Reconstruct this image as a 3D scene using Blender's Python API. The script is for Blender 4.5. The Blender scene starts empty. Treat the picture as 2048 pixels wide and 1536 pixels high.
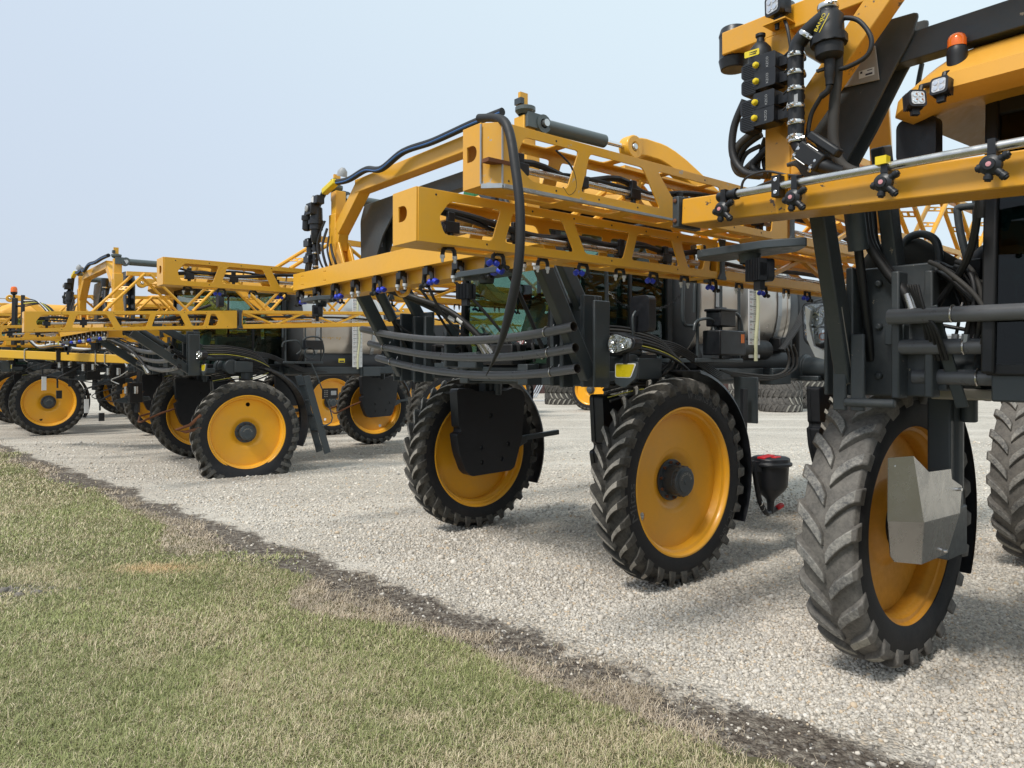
import bpy, bmesh, math, random
import numpy as np
from mathutils import Vector, Matrix
R = math.radians
rnd = random.Random(7)
SC = bpy.context.scene
COL = SC.collection
# ------------------------------------------------------------------ camera
CAM_H, FPX, PYH = 2.17, 1475.0, 730.0          # eye height, focal length and horizon row (2048 px wide frame)
cd = bpy.data.cameras.new('camera'); cam = bpy.data.objects.new('camera', cd); COL.objects.link(cam)
cd.sensor_width = 36.0; cd.lens = 36.0 * FPX / 2048.0
cd.shift_y = (PYH - 768.0) / 2048.0
cd.clip_start = 0.05; cd.clip_end = 6000
cam.location = (0, 0, CAM_H); cam.rotation_euler = (R(90), 0, 0)
SC.camera = cam
# ------------------------------------------------------------------ sky, sun, exposure
SUN_EL, SUN_AZ = R(52), R(222)                 # sun high behind the camera's left shoulder, veiled by thin cloud
w = bpy.data.worlds.new('World'); SC.world = w; w.use_nodes = True
nt = w.node_tree; bg = nt.nodes['Background']
sky = nt.nodes.new('ShaderNodeTexSky'); sky.sky_type = 'NISHITA'; sky.sun_disc = False
sky.sun_elevation = SUN_EL; sky.sun_rotation = SUN_AZ; sky.dust_density = 3.0; sky.air_density = 1.2
tc = nt.nodes.new('ShaderNodeTexCoord')
dot = nt.nodes.new('ShaderNodeVectorMath'); dot.operation = 'DOT_PRODUCT'
dot.inputs[1].default_value = (0.45, 0.05, 0.95)
nt.links.new(tc.outputs['Generated'], dot.inputs[0])
nz = nt.nodes.new('ShaderNodeTexNoise'); nz.inputs['Scale'].default_value = 1.3; nz.inputs['Detail'].default_value = 3
nt.links.new(tc.outputs['Generated'], nz.inputs['Vector'])
mad = nt.nodes.new('ShaderNodeMath'); mad.operation = 'MULTIPLY_ADD'; mad.inputs[1].default_value = 0.22
nt.links.new(nz.outputs['Fac'], mad.inputs[0]); nt.links.new(dot.outputs['Value'], mad.inputs[2])
rp = nt.nodes.new('ShaderNodeValToRGB'); ce = rp.color_ramp.elements
ce[0].position = 0.0; ce[0].color = (5.15, 5.8, 6.85, 1)
ce[1].position = 0.75; ce[1].color = (6.6, 7.75, 8.3, 1)
e_ = ce.new(0.3); e_.color = (5.65, 6.5, 7.5, 1)
nt.links.new(mad.outputs[0], rp.inputs[0])
mx = nt.nodes.new('ShaderNodeMix'); mx.data_type = 'RGBA'; mx.inputs['Factor'].default_value = 0.85
nt.links.new(sky.outputs[0], mx.inputs['A']); nt.links.new(rp.outputs[0], mx.inputs['B'])
nt.links.new(mx.outputs['Result'], bg.inputs['Color']); bg.inputs['Strength'].default_value = 0.088
sd = bpy.data.lights.new('sun', 'SUN'); sun = bpy.data.objects.new('sun', sd); COL.objects.link(sun)
sd.energy = 2.0; sd.angle = R(10); sd.color = (1.0, 0.95, 0.88)
az = SUN_AZ
sdir = Vector((math.sin(az) * math.cos(SUN_EL), math.cos(az) * math.cos(SUN_EL), math.sin(SUN_EL)))
sun.rotation_euler = sdir.to_track_quat('Z', 'Y').to_euler()
SC.view_settings.view_transform = 'Standard'; SC.view_settings.look = 'None'
SC.view_settings.exposure = 0.54; SC.view_settings.gamma = 1.0
SC.cycles.max_bounces = 6; SC.cycles.transparent_max_bounces = 12

# ------------------------------------------------------------------ materials
M = {}
def newmat(name):
    m = bpy.data.materials.new(name); m.use_nodes = True; M[name] = m
    return m, m.node_tree, m.node_tree.nodes['Principled BSDF']
def noise(nt, scale, detail=4, rough=.55, coord='Object', vec=None):
    n = nt.nodes.new('ShaderNodeTexNoise'); n.inputs['Scale'].default_value = scale
    n.inputs['Detail'].default_value = detail; n.inputs['Roughness'].default_value = rough
    if vec is None:
        t = nt.nodes.new('ShaderNodeTexCoord'); vec = t.outputs[coord]
    nt.links.new(vec, n.inputs['Vector']); return n.outputs['Fac']
def ramp(nt, fac, stops):
    r = nt.nodes.new('ShaderNodeValToRGB'); e = r.color_ramp.elements
    e[0].position, e[0].color = stops[0][0], (*stops[0][1], 1)
    e[1].position, e[1].color = stops[-1][0], (*stops[-1][1], 1)
    for p, c in stops[1:-1]:
        k = e.new(p); k.color = (*c, 1)
    nt.links.new(fac, r.inputs[0]); return r.outputs[0]
def mixc(nt, fac, a, b, mode='MIX'):
    m = nt.nodes.new('ShaderNodeMix'); m.data_type = 'RGBA'; m.blend_type = mode
    for k, v in (('Factor', fac), ('A', a), ('B', b)):
        if hasattr(v, 'is_linked'): nt.links.new(v, m.inputs[k])
        elif k == 'Factor': m.inputs[k].default_value = v
        else: m.inputs[k].default_value = (*v, 1)
    return m.outputs['Result']
def mth(nt, op, a, b=0.0, c=0.0):
    m = nt.nodes.new('ShaderNodeMath'); m.operation = op
    for i, v in enumerate((a, b, c)):
        if hasattr(v, 'is_linked'): nt.links.new(v, m.inputs[i])
        else: m.inputs[i].default_value = v
    return m.outputs[0]
def bump(nt, p, h, strength=.3, dist=.01):
    b = nt.nodes.new('ShaderNodeBump'); b.inputs['Strength'].default_value = strength
    b.inputs['Distance'].default_value = dist
    nt.links.new(h, b.inputs['Height']); nt.links.new(b.outputs[0], p.inputs['Normal'])
def paint(name, col, rough=.38, coat=.25, dust=.12, dustcol=(.33, .29, .23), chips=0.0, chipcol=(.1, .075, .06)):
    m, nt, p = newmat(name)
    n1 = noise(nt, 2.3, 5); n2 = noise(nt, 23, 6, .7)
    c = mixc(nt, mth(nt, 'MULTIPLY', n1, .35), col, tuple(x * .78 for x in col))
    d = ramp(nt, mth(nt, 'ADD', mth(nt, 'MULTIPLY', n1, .6), mth(nt, 'MULTIPLY', n2, .4)), [(.42, (0, 0, 0)), (.72, (1, 1, 1))])
    c = mixc(nt, mth(nt, 'MULTIPLY', d, dust), c, dustcol)
    if chips:
        n3 = noise(nt, 9, 8, .75); k = ramp(nt, n3, [(.69 - .03 * chips, (0, 0, 0)), (.705 - .03 * chips, (1, 1, 1))])
        c = mixc(nt, k, c, chipcol)
    nt.links.new(c, p.inputs['Base Color'])
    nt.links.new(ramp(nt, n2, [(.3, (rough - .07,) * 3), (.75, (rough + .2,) * 3)]), p.inputs['Roughness'])
    p.inputs['Coat Weight'].default_value = coat; p.inputs['Coat Roughness'].default_value = .15
    bump(nt, p, n2, .05, .002)
    return m
def plain(name, col, rough=.5, metal=0.0, coat=0.0, var=.15, bumpy=0.0, spec=.5):
    m, nt, p = newmat(name)
    n1 = noise(nt, 14, 5, .6)
    nt.links.new(mixc(nt, n1, tuple(x * (1 - var) for x in col), tuple(min(1, x * (1 + var)) for x in col)), p.inputs['Base Color'])
    nt.links.new(ramp(nt, n1, [(.3, (max(.03, rough - .08),) * 3), (.7, (rough + .1,) * 3)]), p.inputs['Roughness'])
    p.inputs['Metallic'].default_value = metal; p.inputs['Coat Weight'].default_value = coat
    p.inputs['Specular IOR Level'].default_value = spec
    if bumpy: bump(nt, p, noise(nt, 60, 4), bumpy, .004)
    return m
paint('orange', (.84, .425, .024))
paint('orange_worn', (.80, .385, .022), chips=1.9, dust=.2)
paint('orange_scuffed', (.80, .395, .022), chips=1.7, chipcol=(.42, .41, .38), dust=.22)
paint('orange_rim', (.90, .425, .014), dust=.14)
paint('orange_dirty', (.66, .29, .014), dust=.35, dustcol=(.16, .085, .03), rough=.5)
paint('yellow', (.75, .43, .02))
paint('slate', (.040, .052, .060), rough=.42, coat=.15, dust=.10, dustcol=(.2, .19, .17))
paint('slate_worn', (.043, .053, .060), rough=.42, coat=.1, dust=.2, dustcol=(.2, .19, .17), chips=1.2, chipcol=(.42, .36, .26))
paint('roof_orange', (.80, .40, .045), rough=.5, coat=.05, dust=.1)
plain('pipe_grey', (.115, .122, .132), .33, var=.12)
plain('pipe_inside', (.03, .024, .02), .9)
plain('black', (.009, .010, .012), .5, bumpy=.08)
plain('black_plastic', (.012, .0135, .017), .40, bumpy=.15, var=.45)
plain('hose', (.014, .0145, .016), .55, var=.3)
plain('hose_dusty', (.045, .043, .04), .7, var=.4)
plain('ram_grey', (.085, .105, .105), .4, coat=.15)
plain('steel', (.62, .61, .59), .28, 1.0)
plain('clamp_steel', (.72, .72, .70), .22, 1.0)
plain('chrome', (.85, .85, .85), .08, 1.0, var=.03)
plain('white', (.75, .76, .76), .45, var=.05)
plain('ruler_white', (.70, .72, .74), .5, var=.05)
plain('pale_metal', (.62, .64, .66), .4, .3)
plain('ink', (.03, .035, .06), .6)
plain('ink_red', (.35, .06, .05), .6)
plain('red', (.55, .015, .02), .4)
plain('blue_cap', (.02, .05, .55), .35)
plain('blue_hose', (.03, .11, .30), .45)
plain('yellow_cap', (.80, .60, .02), .4)
plain('yellow_wire', (.55, .50, .08), .5)
plain('green', (.02, .17, .06), .4)
plain('clear_tube', (.52, .53, .36), .3)
plain('rust', (.16, .06, .025), .85, var=.4)
plain('taupe', (.33, .31, .28), .5)
plain('tag_grey', (.35, .36, .37), .5)
plain('seat', (.05, .055, .055), .8)
plain('cab_trim', (.22, .22, .195), .7)
plain('canvas', (.022, .022, .019), .95, bumpy=.3, var=.4)
plain('pink', (.65, .3, .33), .5)
plain('warning_yellow', (.78, .62, .03), .5)
plain('warning_orange', (.75, .2, .04), .5)
plain('gold', (.55, .33, .05), .5)
plain('shed_brown', (.055, .024, .02), .55)
plain('shed_white', (.62, .64, .66), .5)
plain('crate_wood', (.50, .37, .21), .8, var=.35)
plain('galvanised', (.42, .45, .48), .4, .6)
plain('lettering', (.05, .051, .054), .3)
plain('reflector_yellow', (.62, .50, .01), .3)
m, nt, p = newmat('inox')                       # brushed, slightly dusty stainless steel
n1 = noise(nt, 1.7, 4)
nt.links.new(mixc(nt, n1, (.50, .465, .43), (.63, .60, .56)), p.inputs['Base Color'])
p.inputs['Metallic'].default_value = .88
nt.links.new(ramp(nt, noise(nt, 5, 6), [(.3, (.27,) * 3), (.75, (.42,) * 3)]), p.inputs['Roughness'])
m, nt, p = newmat('shield_inox')
nt.links.new(mixc(nt, noise(nt, 3, 5), (.30, .29, .275), (.44, .43, .41)), p.inputs['Base Color'])
p.inputs['Metallic'].default_value = .8
nt.links.new(ramp(nt, noise(nt, 9, 6), [(.3, (.18,) * 3), (.75, (.34,) * 3)]), p.inputs['Roughness'])
def rubber(name, base, dustc, lo, hi, amt):
    m, nt, p = newmat(name)
    n = noise(nt, 7, 8, .72); n2 = noise(nt, 45, 5, .7)
    k = ramp(nt, mth(nt, 'ADD', mth(nt, 'MULTIPLY', n, .55), mth(nt, 'MULTIPLY', n2, .45)), [(lo, (0, 0, 0)), (hi, (1, 1, 1))])
    nt.links.new(mixc(nt, mth(nt, 'MULTIPLY', k, amt), base, dustc), p.inputs['Base Color'])
    p.inputs['Roughness'].default_value = .66; p.inputs['Specular IOR Level'].default_value = .35
    bump(nt, p, n2, .25, .004)
rubber('tyre_black', (.0115, .012, .014), (.06, .055, .048), .45, .75, .35)
rubber('tyre_tread', (.022, .022, .022), (.15, .14, .118), .36, .62, .6)
rubber('lug_dusty', (.07, .066, .06), (.36, .335, .29), .30, .56, .95)
rubber('tyre_worn', (.058, .056, .053), (.185, .173, .155), .32, .58, .95)
rubber('lug_worn', (.06, .063, .068), (.36, .345, .31), .38, .60, .95)
rubber('lug_clay', (.05, .05, .05), (.33, .315, .27), .30, .52, .98)
rubber('tyre_stack', (.020, .020, .021), (.2, .185, .165), .35, .62, .75)
m, nt, p = newmat('tank_black')
nt.links.new(mixc(nt, noise(nt, 3), (.012, .014, .017), (.03, .032, .036)), p.inputs['Base Color']); p.inputs['Roughness'].default_value = .5
m, nt, p = newmat('dome_grey')
nt.links.new(mixc(nt, noise(nt, 3), (.08, .085, .09), (.11, .115, .12)), p.inputs['Base Color']); p.inputs['Roughness'].default_value = .42
def glass(name, tint, amt):
    m = bpy.data.materials.new(name); m.use_nodes = True; M[name] = m; nt = m.node_tree
    for n in list(nt.nodes): nt.nodes.remove(n)
    o = nt.nodes.new('ShaderNodeOutputMaterial'); t = nt.nodes.new('ShaderNodeBsdfTransparent')
    g = nt.nodes.new('ShaderNodeBsdfGlossy'); g.inputs['Roughness'].default_value = .02
    t.inputs[0].default_value = (*tint, 1)
    f0 = nt.nodes.new('ShaderNodeLayerWeight'); f0.inputs['Blend'].default_value = .5
    f = nt.nodes.new('ShaderNodeMath'); f.operation = 'POWER'; f.inputs[1].default_value = 4.0; nt.links.new(f0.outputs['Facing'], f.inputs[0])
    s = nt.nodes.new('ShaderNodeMixShader')
    a = nt.nodes.new('ShaderNodeMath'); a.operation = 'MULTIPLY_ADD'; a.inputs[1].default_value = .75; a.inputs[2].default_value = amt
    nt.links.new(f.outputs[0], a.inputs[0]); nt.links.new(a.outputs[0], s.inputs[0])
    nt.links.new(t.outputs[0], s.inputs[1]); nt.links.new(g.outputs[0], s.inputs[2]); nt.links.new(s.outputs[0], o.inputs[0])
glass('cab_glass', (.60, .71, .66), .03)
glass('dark_glass', (.17, .24, .23), .03)
glass('clear_lens', (.88, .9, .9), .05)
m, nt, p = newmat('amber'); p.inputs['Base Color'].default_value = (.85, .17, .01, 1); p.inputs['Roughness'].default_value = .25
p.inputs['Subsurface Weight'].default_value = .3; p.inputs['Coat Weight'].default_value = .4
m, nt, p = newmat('led')
vo = nt.nodes.new('ShaderNodeTexVoronoi'); vo.inputs['Scale'].default_value = 60
t = nt.nodes.new('ShaderNodeTexCoord'); nt.links.new(t.outputs['Object'], vo.inputs['Vector'])
nt.links.new(ramp(nt, vo.outputs['Distance'], [(.0, (.9, .9, .9)), (.6, (.55, .56, .58))]), p.inputs['Base Color'])
p.inputs['Metallic'].default_value = .4; p.inputs['Roughness'].default_value = .15

# ------------------------------------------------------------------ mesh builder (u = machine's left, v = forward, z = up)
class MB:
    def __init__(s, mat='orange'):
        s.v = []; s.f = []; s.k = []; s.mats = []; s.mat = mat
    def _k(s, mat):
        mat = mat or s.mat
        if mat not in s.mats: s.mats.append(mat)
        return s.mats.index(mat)
    def add(s, vs, fs, mat=None):
        k = s._k(mat); b = len(s.v)
        s.v.extend([tuple(x) for x in vs]); s.f.extend([tuple(i + b for i in f) for f in fs]); s.k.extend([k] * len(fs))
        return s
    def hexa(s, P, mat=None):
        return s.add(P, [(0, 3, 2, 1), (4, 5, 6, 7), (0, 1, 5, 4), (1, 2, 6, 5), (2, 3, 7, 6), (3, 0, 4, 7)], mat)
    def box(s, c, sz, mat=None, rot=None):
        P = []
        for z in (-.5, .5):
            for x, y in ((-.5, -.5), (.5, -.5), (.5, .5), (-.5, .5)):
                q = Vector((x * sz[0], y * sz[1], z * sz[2]))
                if rot is not None: q = rot @ q
                P.append(q + Vector(c))
        return s.hexa(P, mat)
    def beam(s, a, b, w, h, mat=None, up=(0, 0, 1), w2=None, h2=None):
        a, b = Vector(a), Vector(b); d = (b - a).normalized(); up = Vector(up)
        x = d.cross(up)
        if x.length < 1e-4: x = d.cross(Vector((0, 1, 0)))
        x.normalize(); y = x.cross(d).normalized(); w2 = w2 or w; h2 = h2 or h
        P = [a + x * (i * w / 2) + y * (j * h / 2) for i, j in ((-1, -1), (1, -1), (1, 1), (-1, 1))]
        P += [b + x * (i * w2 / 2) + y * (j * h2 / 2) for i, j in ((-1, -1), (1, -1), (1, 1), (-1, 1))]
        return s.hexa(P, mat)
    def tube(s, pts, r, mat=None, n=8, k=0, cap=True, hollow=0):
        pts = [Vector(p) for p in pts]
        if k: pts = smooth(pts, k)
        rs = r if isinstance(r, (list, tuple)) else [r] * len(pts)
        if len(rs) != len(pts): rs = [rs[0] + (rs[-1] - rs[0]) * i / (len(pts) - 1) for i in range(len(pts))]
        t = (pts[1] - pts[0]).normalized(); x = t.orthogonal().normalized()
        vs = []; m = len(pts)
        for i, p in enumerate(pts):
            if i: 
                t2 = (pts[min(i + 1, m - 1)] - pts[i - 1])
                t2 = t2.normalized() if t2.length > 1e-9 else t
                q = t.rotation_difference(t2); x = q @ x; t = t2
            y = t.cross(x)
            for j in range(n):
                a = 2 * math.pi * j / n; vs.append(p + (x * math.cos(a) + y * math.sin(a)) * rs[i])
        fs = [(i * n + j, i * n + (j + 1) % n, (i + 1) * n + (j + 1) % n, (i + 1) * n + j) for i in range(m - 1) for j in range(n)]
        if cap: fs += [tuple(range(n))[::-1], tuple((m - 1) * n + j for j in range(n))]
        return s.add(vs, fs, mat)
    def sweep(s, pts, w, h, mat=None, k=4):
        pts = smooth([Vector(p) for p in pts], k); vs = []; m = len(pts)
        for i, p in enumerate(pts):
            d = (pts[min(i + 1, m - 1)] - pts[max(i - 1, 0)]).normalized(); x = d.cross(Vector((0, 0, 1))).normalized(); y = x.cross(d)
            f = i / (m - 1); ww = w[0] + (w[1] - w[0]) * f; hh = h[0] + (h[1] - h[0]) * f
            vs += [p + x * (a * ww / 2) + y * (b * hh / 2) for a, b in ((-1, -1), (1, -1), (1, 1), (-1, 1))]
        fs = [(i * 4 + j, i * 4 + (j + 1) % 4, (i + 1) * 4 + (j + 1) % 4, (i + 1) * 4 + j) for i in range(m - 1) for j in range(4)] + [(3, 2, 1, 0), tuple((m - 1) * 4 + j for j in range(4))]
        return s.add(vs, fs, mat)
    def lathe(s, prof, mat=None, o=(0, 0, 0), ax=(1, 0, 0), n=40, closed=False):
        o = Vector(o); ax = Vector(ax).normalized(); x = ax.orthogonal().normalized(); y = ax.cross(x)
        vs = []; m = len(prof)
        for h, r in prof:
            for j in range(n):
                a = 2 * math.pi * j / n; vs.append(o + ax * h + (x * math.cos(a) + y * math.sin(a)) * max(r, 1e-4))
        fs = [(i * n + j, i * n + (j + 1) % n, ((i + 1) % m) * n + (j + 1) % n, ((i + 1) % m) * n + j) for i in range(m if closed else m - 1) for j in range(n)]
        return s.add(vs, fs, mat)
    def cyl(s, a, b, r, mat=None, n=16, r2=None):
        return s.tube([a, b], [r, r2 or r], mat, n)
    def prism(s, outer, holes, t, o, ex, ey, mat=None):
        """flat plate: outline and holes in the plane (ex, ey) through o, thickness t centred"""
        o, ex, ey = Vector(o), Vector(ex), Vector(ey); nz = ex.cross(ey).normalized()
        bm = bmesh.new(); ed = []
        for loop in [outer] + list(holes):
            vv = [bm.verts.new((x, y, 0)) for x, y in loop]
            ed += [bm.edges.new((vv[i], vv[(i + 1) % len(vv)])) for i in range(len(vv))]
        bm.verts.index_update()
        bmesh.ops.triangle_fill(bm, use_beauty=True, use_dissolve=False, edges=ed)
        bm.verts.index_update(); bm.verts.ensure_lookup_table()
        nv = len(bm.verts); P = [v.co.copy() for v in bm.verts]
        tri = [tuple(v.index for v in f.verts) for f in bm.faces]
        side = [(e.verts[0].index, e.verts[1].index) for e in bm.edges if len(e.link_faces) == 1]
        bm.free()
        vs = [o + ex * p.x + ey * p.y - nz * (t / 2) for p in P] + [o + ex * p.x + ey * p.y + nz * (t / 2) for p in P]
        fs = tri + [tuple(i + nv for i in f[::-1]) for f in tri] + [(a, b, b + nv, a + nv) for a, b in side]
        return s.add(vs, fs, mat)
    def mesh(s, name, mirror=True, ang=38):
        me = bpy.data.meshes.new(name)
        me.from_pydata([((-x if mirror else x), y, z) for x, y, z in s.v], [], s.f)
        for mt in s.mats: me.materials.append(M[mt])
        me.polygons.foreach_set('material_index', s.k)
        bm = bmesh.new(); bm.from_mesh(me); bmesh.ops.recalc_face_normals(bm, faces=bm.faces); bm.to_mesh(me); bm.free()
        me.polygons.foreach_set('use_smooth', [True] * len(me.polygons))
        me.set_sharp_from_angle(angle=R(ang)); me.update()
        return me
def smooth(p, k):
    q = []; n = len(p)
    for i in range(n - 1):
        a, b, c, d = p[max(i - 1, 0)], p[i], p[i + 1], p[min(i + 2, n - 1)]
        for j in range(k):
            t = j / k
            q.append(.5 * ((2 * b) + (c - a) * t + (2 * a - 5 * b + 4 * c - d) * t * t + (3 * b - a - 3 * c + d) * t ** 3))
    q.append(p[-1]); return q
def rrect(x0, y0, x1, y1, r=.02, n=3):
    P = []
    for cx, cy, a0 in ((x1 - r, y1 - r, 0), (x0 + r, y1 - r, 90), (x0 + r, y0 + r, 180), (x1 - r, y0 + r, 270)):
        for i in range(n + 1):
            a = R(a0 + 90 * i / n); P.append((cx + r * math.cos(a), cy + r * math.sin(a)))
    return P
def rpoly(pts, r=.02, n=2):
    """round the corners of a polygon"""
    P = []; m = len(pts)
    for i in range(m):
        a, b, c = (Vector(pts[j % m]) for j in (i - 1, i, i + 1))
        d1, d2 = a - b, c - b; k = min(r, d1.length * .4, d2.length * .4)
        p, q = b + d1.normalized() * k, b + d2.normalized() * k
        for j in range(n + 1):
            t = j / n; P.append(tuple(p * (1 - t) ** 2 + b * 2 * t * (1 - t) + q * t * t))
    return P
def circle(cx, cy, r, n=16): return [(cx + r * math.cos(2 * math.pi * i / n), cy + r * math.sin(2 * math.pi * i / n)) for i in range(n)]
CACHE = {}
def part(name, mb, parent, bev=0.0, key=None, loc=None, rotz=0, label=None):
    if isinstance(mb, MB): me = mb.mesh(name)
    elif callable(mb):
        if key not in CACHE: CACHE[key] = mb().mesh(name)
        me = CACHE[key]
    else: me = mb
    o = bpy.data.objects.new(name, me); COL.objects.link(o)
    if parent is not None: o.parent = parent
    if loc is not None: o.location = (-loc[0], loc[1], loc[2])
    o.rotation_euler.z = rotz
    if bev:
        b = o.modifiers.new('edge', 'BEVEL'); b.width = bev; b.segments = 2; b.limit_method = 'ANGLE'; b.angle_limit = R(40)
    if label: o['label'] = label
    return o
def thing(name, label, cat, loc=(0, 0, 0), rotz=0, group=None):
    o = bpy.data.objects.new(name, None); COL.objects.link(o); o.empty_display_size = .3
    o.location = loc; o.rotation_euler.z = rotz; o['label'] = label; o['category'] = cat
    if group: o['group'] = group
    return o
def tag(o, label=None, cat=None, group=None, kind=None):
    for k, v in (('label', label), ('category', cat), ('group', group), ('kind', kind)):
        if v: o[k] = v
    return o
TXT = {}
def text2d(s, size, res=3):
    """lettering as a flat outline mesh: vertices and faces, centred"""
    if (s, res) not in TXT:
        cu = bpy.data.curves.new('t', 'FONT'); cu.body = s; cu.resolution_u = res; cu.size = 1
        ob = bpy.data.objects.new('t', cu); COL.objects.link(ob)
        dg = bpy.context.evaluated_depsgraph_get(); me = bpy.data.meshes.new_from_object(ob.evaluated_get(dg))
        TXT[(s, res)] = ([tuple(v.co) for v in me.vertices], [tuple(p.vertices) for p in me.polygons])
        bpy.data.objects.remove(ob); bpy.data.curves.remove(cu); bpy.data.meshes.remove(me)
    v, f = TXT[(s, res)]
    if not v: return [], []
    xs = [p[0] for p in v]; ys = [p[1] for p in v]; cx = (min(xs) + max(xs)) / 2; cy = (min(ys) + max(ys)) / 2
    return [((p[0] - cx) * size, (p[1] - cy) * size) for p in v], f
def put_text(mb, s, size, o, ex, ey, mat, squeeze=1.0, res=3):
    v, f = text2d(s, size, res); o, ex, ey = Vector(o), Vector(ex), Vector(ey)
    return mb.add([o + ex * (x * squeeze) + ey * y for x, y in v], f, mat)
def bend_text(mb, s, size, r0, mid, side, mat, slope=0.0, squeeze=1.0):
    """lettering bent round a wheel's sidewall; side = u of the face, readable from outside (+u)"""
    v, f = text2d(s, size)
    out = []
    for x, y in v:
        a = mid + (x * squeeze) / r0; rr = r0 + y       # +u seen from outside: forward (v) points left
        out.append((side - slope * abs(y), -rr * math.sin(a), rr * math.cos(a)))
    return mb.add(out, f, mat)
# ------------------------------------------------------------------ ground, gravel, soil, lawn
E0 = Vector((2.20, 3.97)); ET = Vector((-.7071, .7071)); EN = Vector((.7071, .7071))   # edge of the gravel yard
def wig(t):
    t = np.asarray(t, dtype=float)
    return (.07 * np.sin(t * .63 + .6) + .05 * np.sin(t * 1.9 + 2.) + .03 * np.sin(t * 5.1) + .018 * np.sin(t * 12.7 + 1.) + .10 * np.clip(t / 24, 0, 1.2))
def edge_d(x, y):
    """distance from the gravel's edge, positive on the gravel"""
    t = (x - E0.x) * ET.x + (y - E0.y) * ET.y
    return (x - E0.x) * EN.x + (y - E0.y) * EN.y - wig(t), t
def vnoise(x, y, s, seed):
    """cheap smooth value noise in numpy"""
    r = np.random.RandomState(seed); g = r.rand(64, 64)
    x = np.asarray(x) * s + 100; y = np.asarray(y) * s + 100
    i = np.floor(x).astype(int); j = np.floor(y).astype(int); fx = x - i; fy = y - j
    fx = fx * fx * (3 - 2 * fx); fy = fy * fy * (3 - 2 * fy)
    G = lambda a, b: g[a % 64, b % 64]
    return (G(i, j) * (1 - fx) + G(i + 1, j) * fx) * (1 - fy) + (G(i, j + 1) * (1 - fx) + G(i + 1, j + 1) * fx) * fy
def np_mesh(name, V, F, mat, cols=None, smooth_=True):
    me = bpy.data.meshes.new(name); n, k = F.shape
    me.vertices.add(len(V)); me.vertices.foreach_set('co', V.astype(np.float32).ravel())
    me.loops.add(n * k); me.loops.foreach_set('vertex_index', F.astype(np.int32).ravel())
    me.polygons.add(n); me.polygons.foreach_set('loop_start', np.arange(0, n * k, k, dtype=np.int32))
    me.polygons.foreach_set('loop_total', np.full(n, k, dtype=np.int32))
    if smooth_: me.polygons.foreach_set('use_smooth', np.ones(n, dtype=bool))
    me.update(calc_edges=True)
    if cols is not None:
        a = me.color_attributes.new('tint', 'FLOAT_COLOR', 'POINT')
        a.data.foreach_set('color', np.concatenate([cols, np.ones((len(cols), 1))], 1).astype(np.float32).ravel())
    me.materials.append(M[mat])
    o = bpy.data.objects.new(name, me); COL.objects.link(o); return o

m, nt, p = newmat('gravel')
tc = nt.nodes.new('ShaderNodeTexCoord'); g = tc.outputs['Object']
def voro(scale, feat='F1', out='Color'):
    v = nt.nodes.new('ShaderNodeTexVoronoi'); v.inputs['Scale'].default_value = scale; v.feature = feat
    nt.links.new(g, v.inputs['Vector']); return v.outputs[out]
vc = voro(38); vd = voro(38, out='Distance'); vd2 = voro(75, out='Distance')
sep = nt.nodes.new('ShaderNodeSeparateColor'); nt.links.new(vc, sep.inputs[0])
stone = ramp(nt, sep.outputs[0], [(.0, (.33, .305, .265)), (.3, (.52, .48, .42)), (.62, (.65, .60, .52)), (.83, (.56, .46, .34)), (1, (.76, .72, .645))])
c = mixc(nt, ramp(nt, vd, [(.55, (0, 0, 0)), (.85, (1, 1, 1))]), stone, (.17, .158, .14))
n_ = noise(nt, .35, 5, .6, vec=g); n2_ = noise(nt, 3.0, 6, .65, vec=g)
c = mixc(nt, mth(nt, 'MULTIPLY', ramp(nt, n_, [(.38, (0, 0, 0)), (.68, (1, 1, 1))]), .5), c, (.68, .62, .53))
c = mixc(nt, mth(nt, 'MULTIPLY', ramp(nt, n2_, [(.40, (0, 0, 0)), (.70, (1, 1, 1))]), .38), c, (.36, .335, .295))
mp = nt.nodes.new('ShaderNodeMapping'); mp.inputs['Rotation'].default_value = (0, 0, R(-12)); mp.inputs['Scale'].default_value = (.05, 1.1, 1)
nt.links.new(g, mp.inputs['Vector'])
tr = noise(nt, 1.0, 4, .6, vec=mp.outputs[0])                     # long wheel tracks worn into the yard
c = mixc(nt, mth(nt, 'MULTIPLY', ramp(nt, tr, [(.50, (0, 0, 0)), (.66, (1, 1, 1))]), .5), c, (.74, .695, .615))
# bare soil along the lawn's edge and dirt washed a little way into the stones
dt = nt.nodes.new('ShaderNodeVectorMath'); dt.operation = 'DOT_PRODUCT'; dt.inputs[1].default_value = (EN.x, EN.y, 0)
nt.links.new(g, dt.inputs[0])
dd = mth(nt, 'SUBTRACT', dt.outputs['Value'], E0.x * EN.x + E0.y * EN.y)
dd = mth(nt, 'ADD', dd, mth(nt, 'MULTIPLY', mth(nt, 'SUBTRACT', noise(nt, .8, 3, .5, vec=g), .5), -1.15))
dd = mth(nt, 'ADD', dd, mth(nt, 'MULTIPLY', mth(nt, 'SUBTRACT', noise(nt, 5.0, 6, .7, vec=g), .5), -.75))
so = mth(nt, 'ADD', dd, mth(nt, 'MULTIPLY', mth(nt, 'SUBTRACT', noise(nt, 26, 5, .7, vec=g), .5), -.22))
mask = ramp(nt, mth(nt, 'ADD', so, .5), [(.395, (1, 1, 1)), (.52, (0, 0, 0))])
soilc = ramp(nt, noise(nt, 14, 8, .72, vec=g), [(.28, (.045, .036, .029)), (.45, (.095, .078, .064)), (.56, (.21, .183, .152)), (.70, (.42, .385, .325))])
c = mixc(nt, mask, c, soilc)
nt.links.new(c, p.inputs['Base Color']); p.inputs['Roughness'].default_value = .9; p.inputs['Specular IOR Level'].default_value = .2
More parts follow.
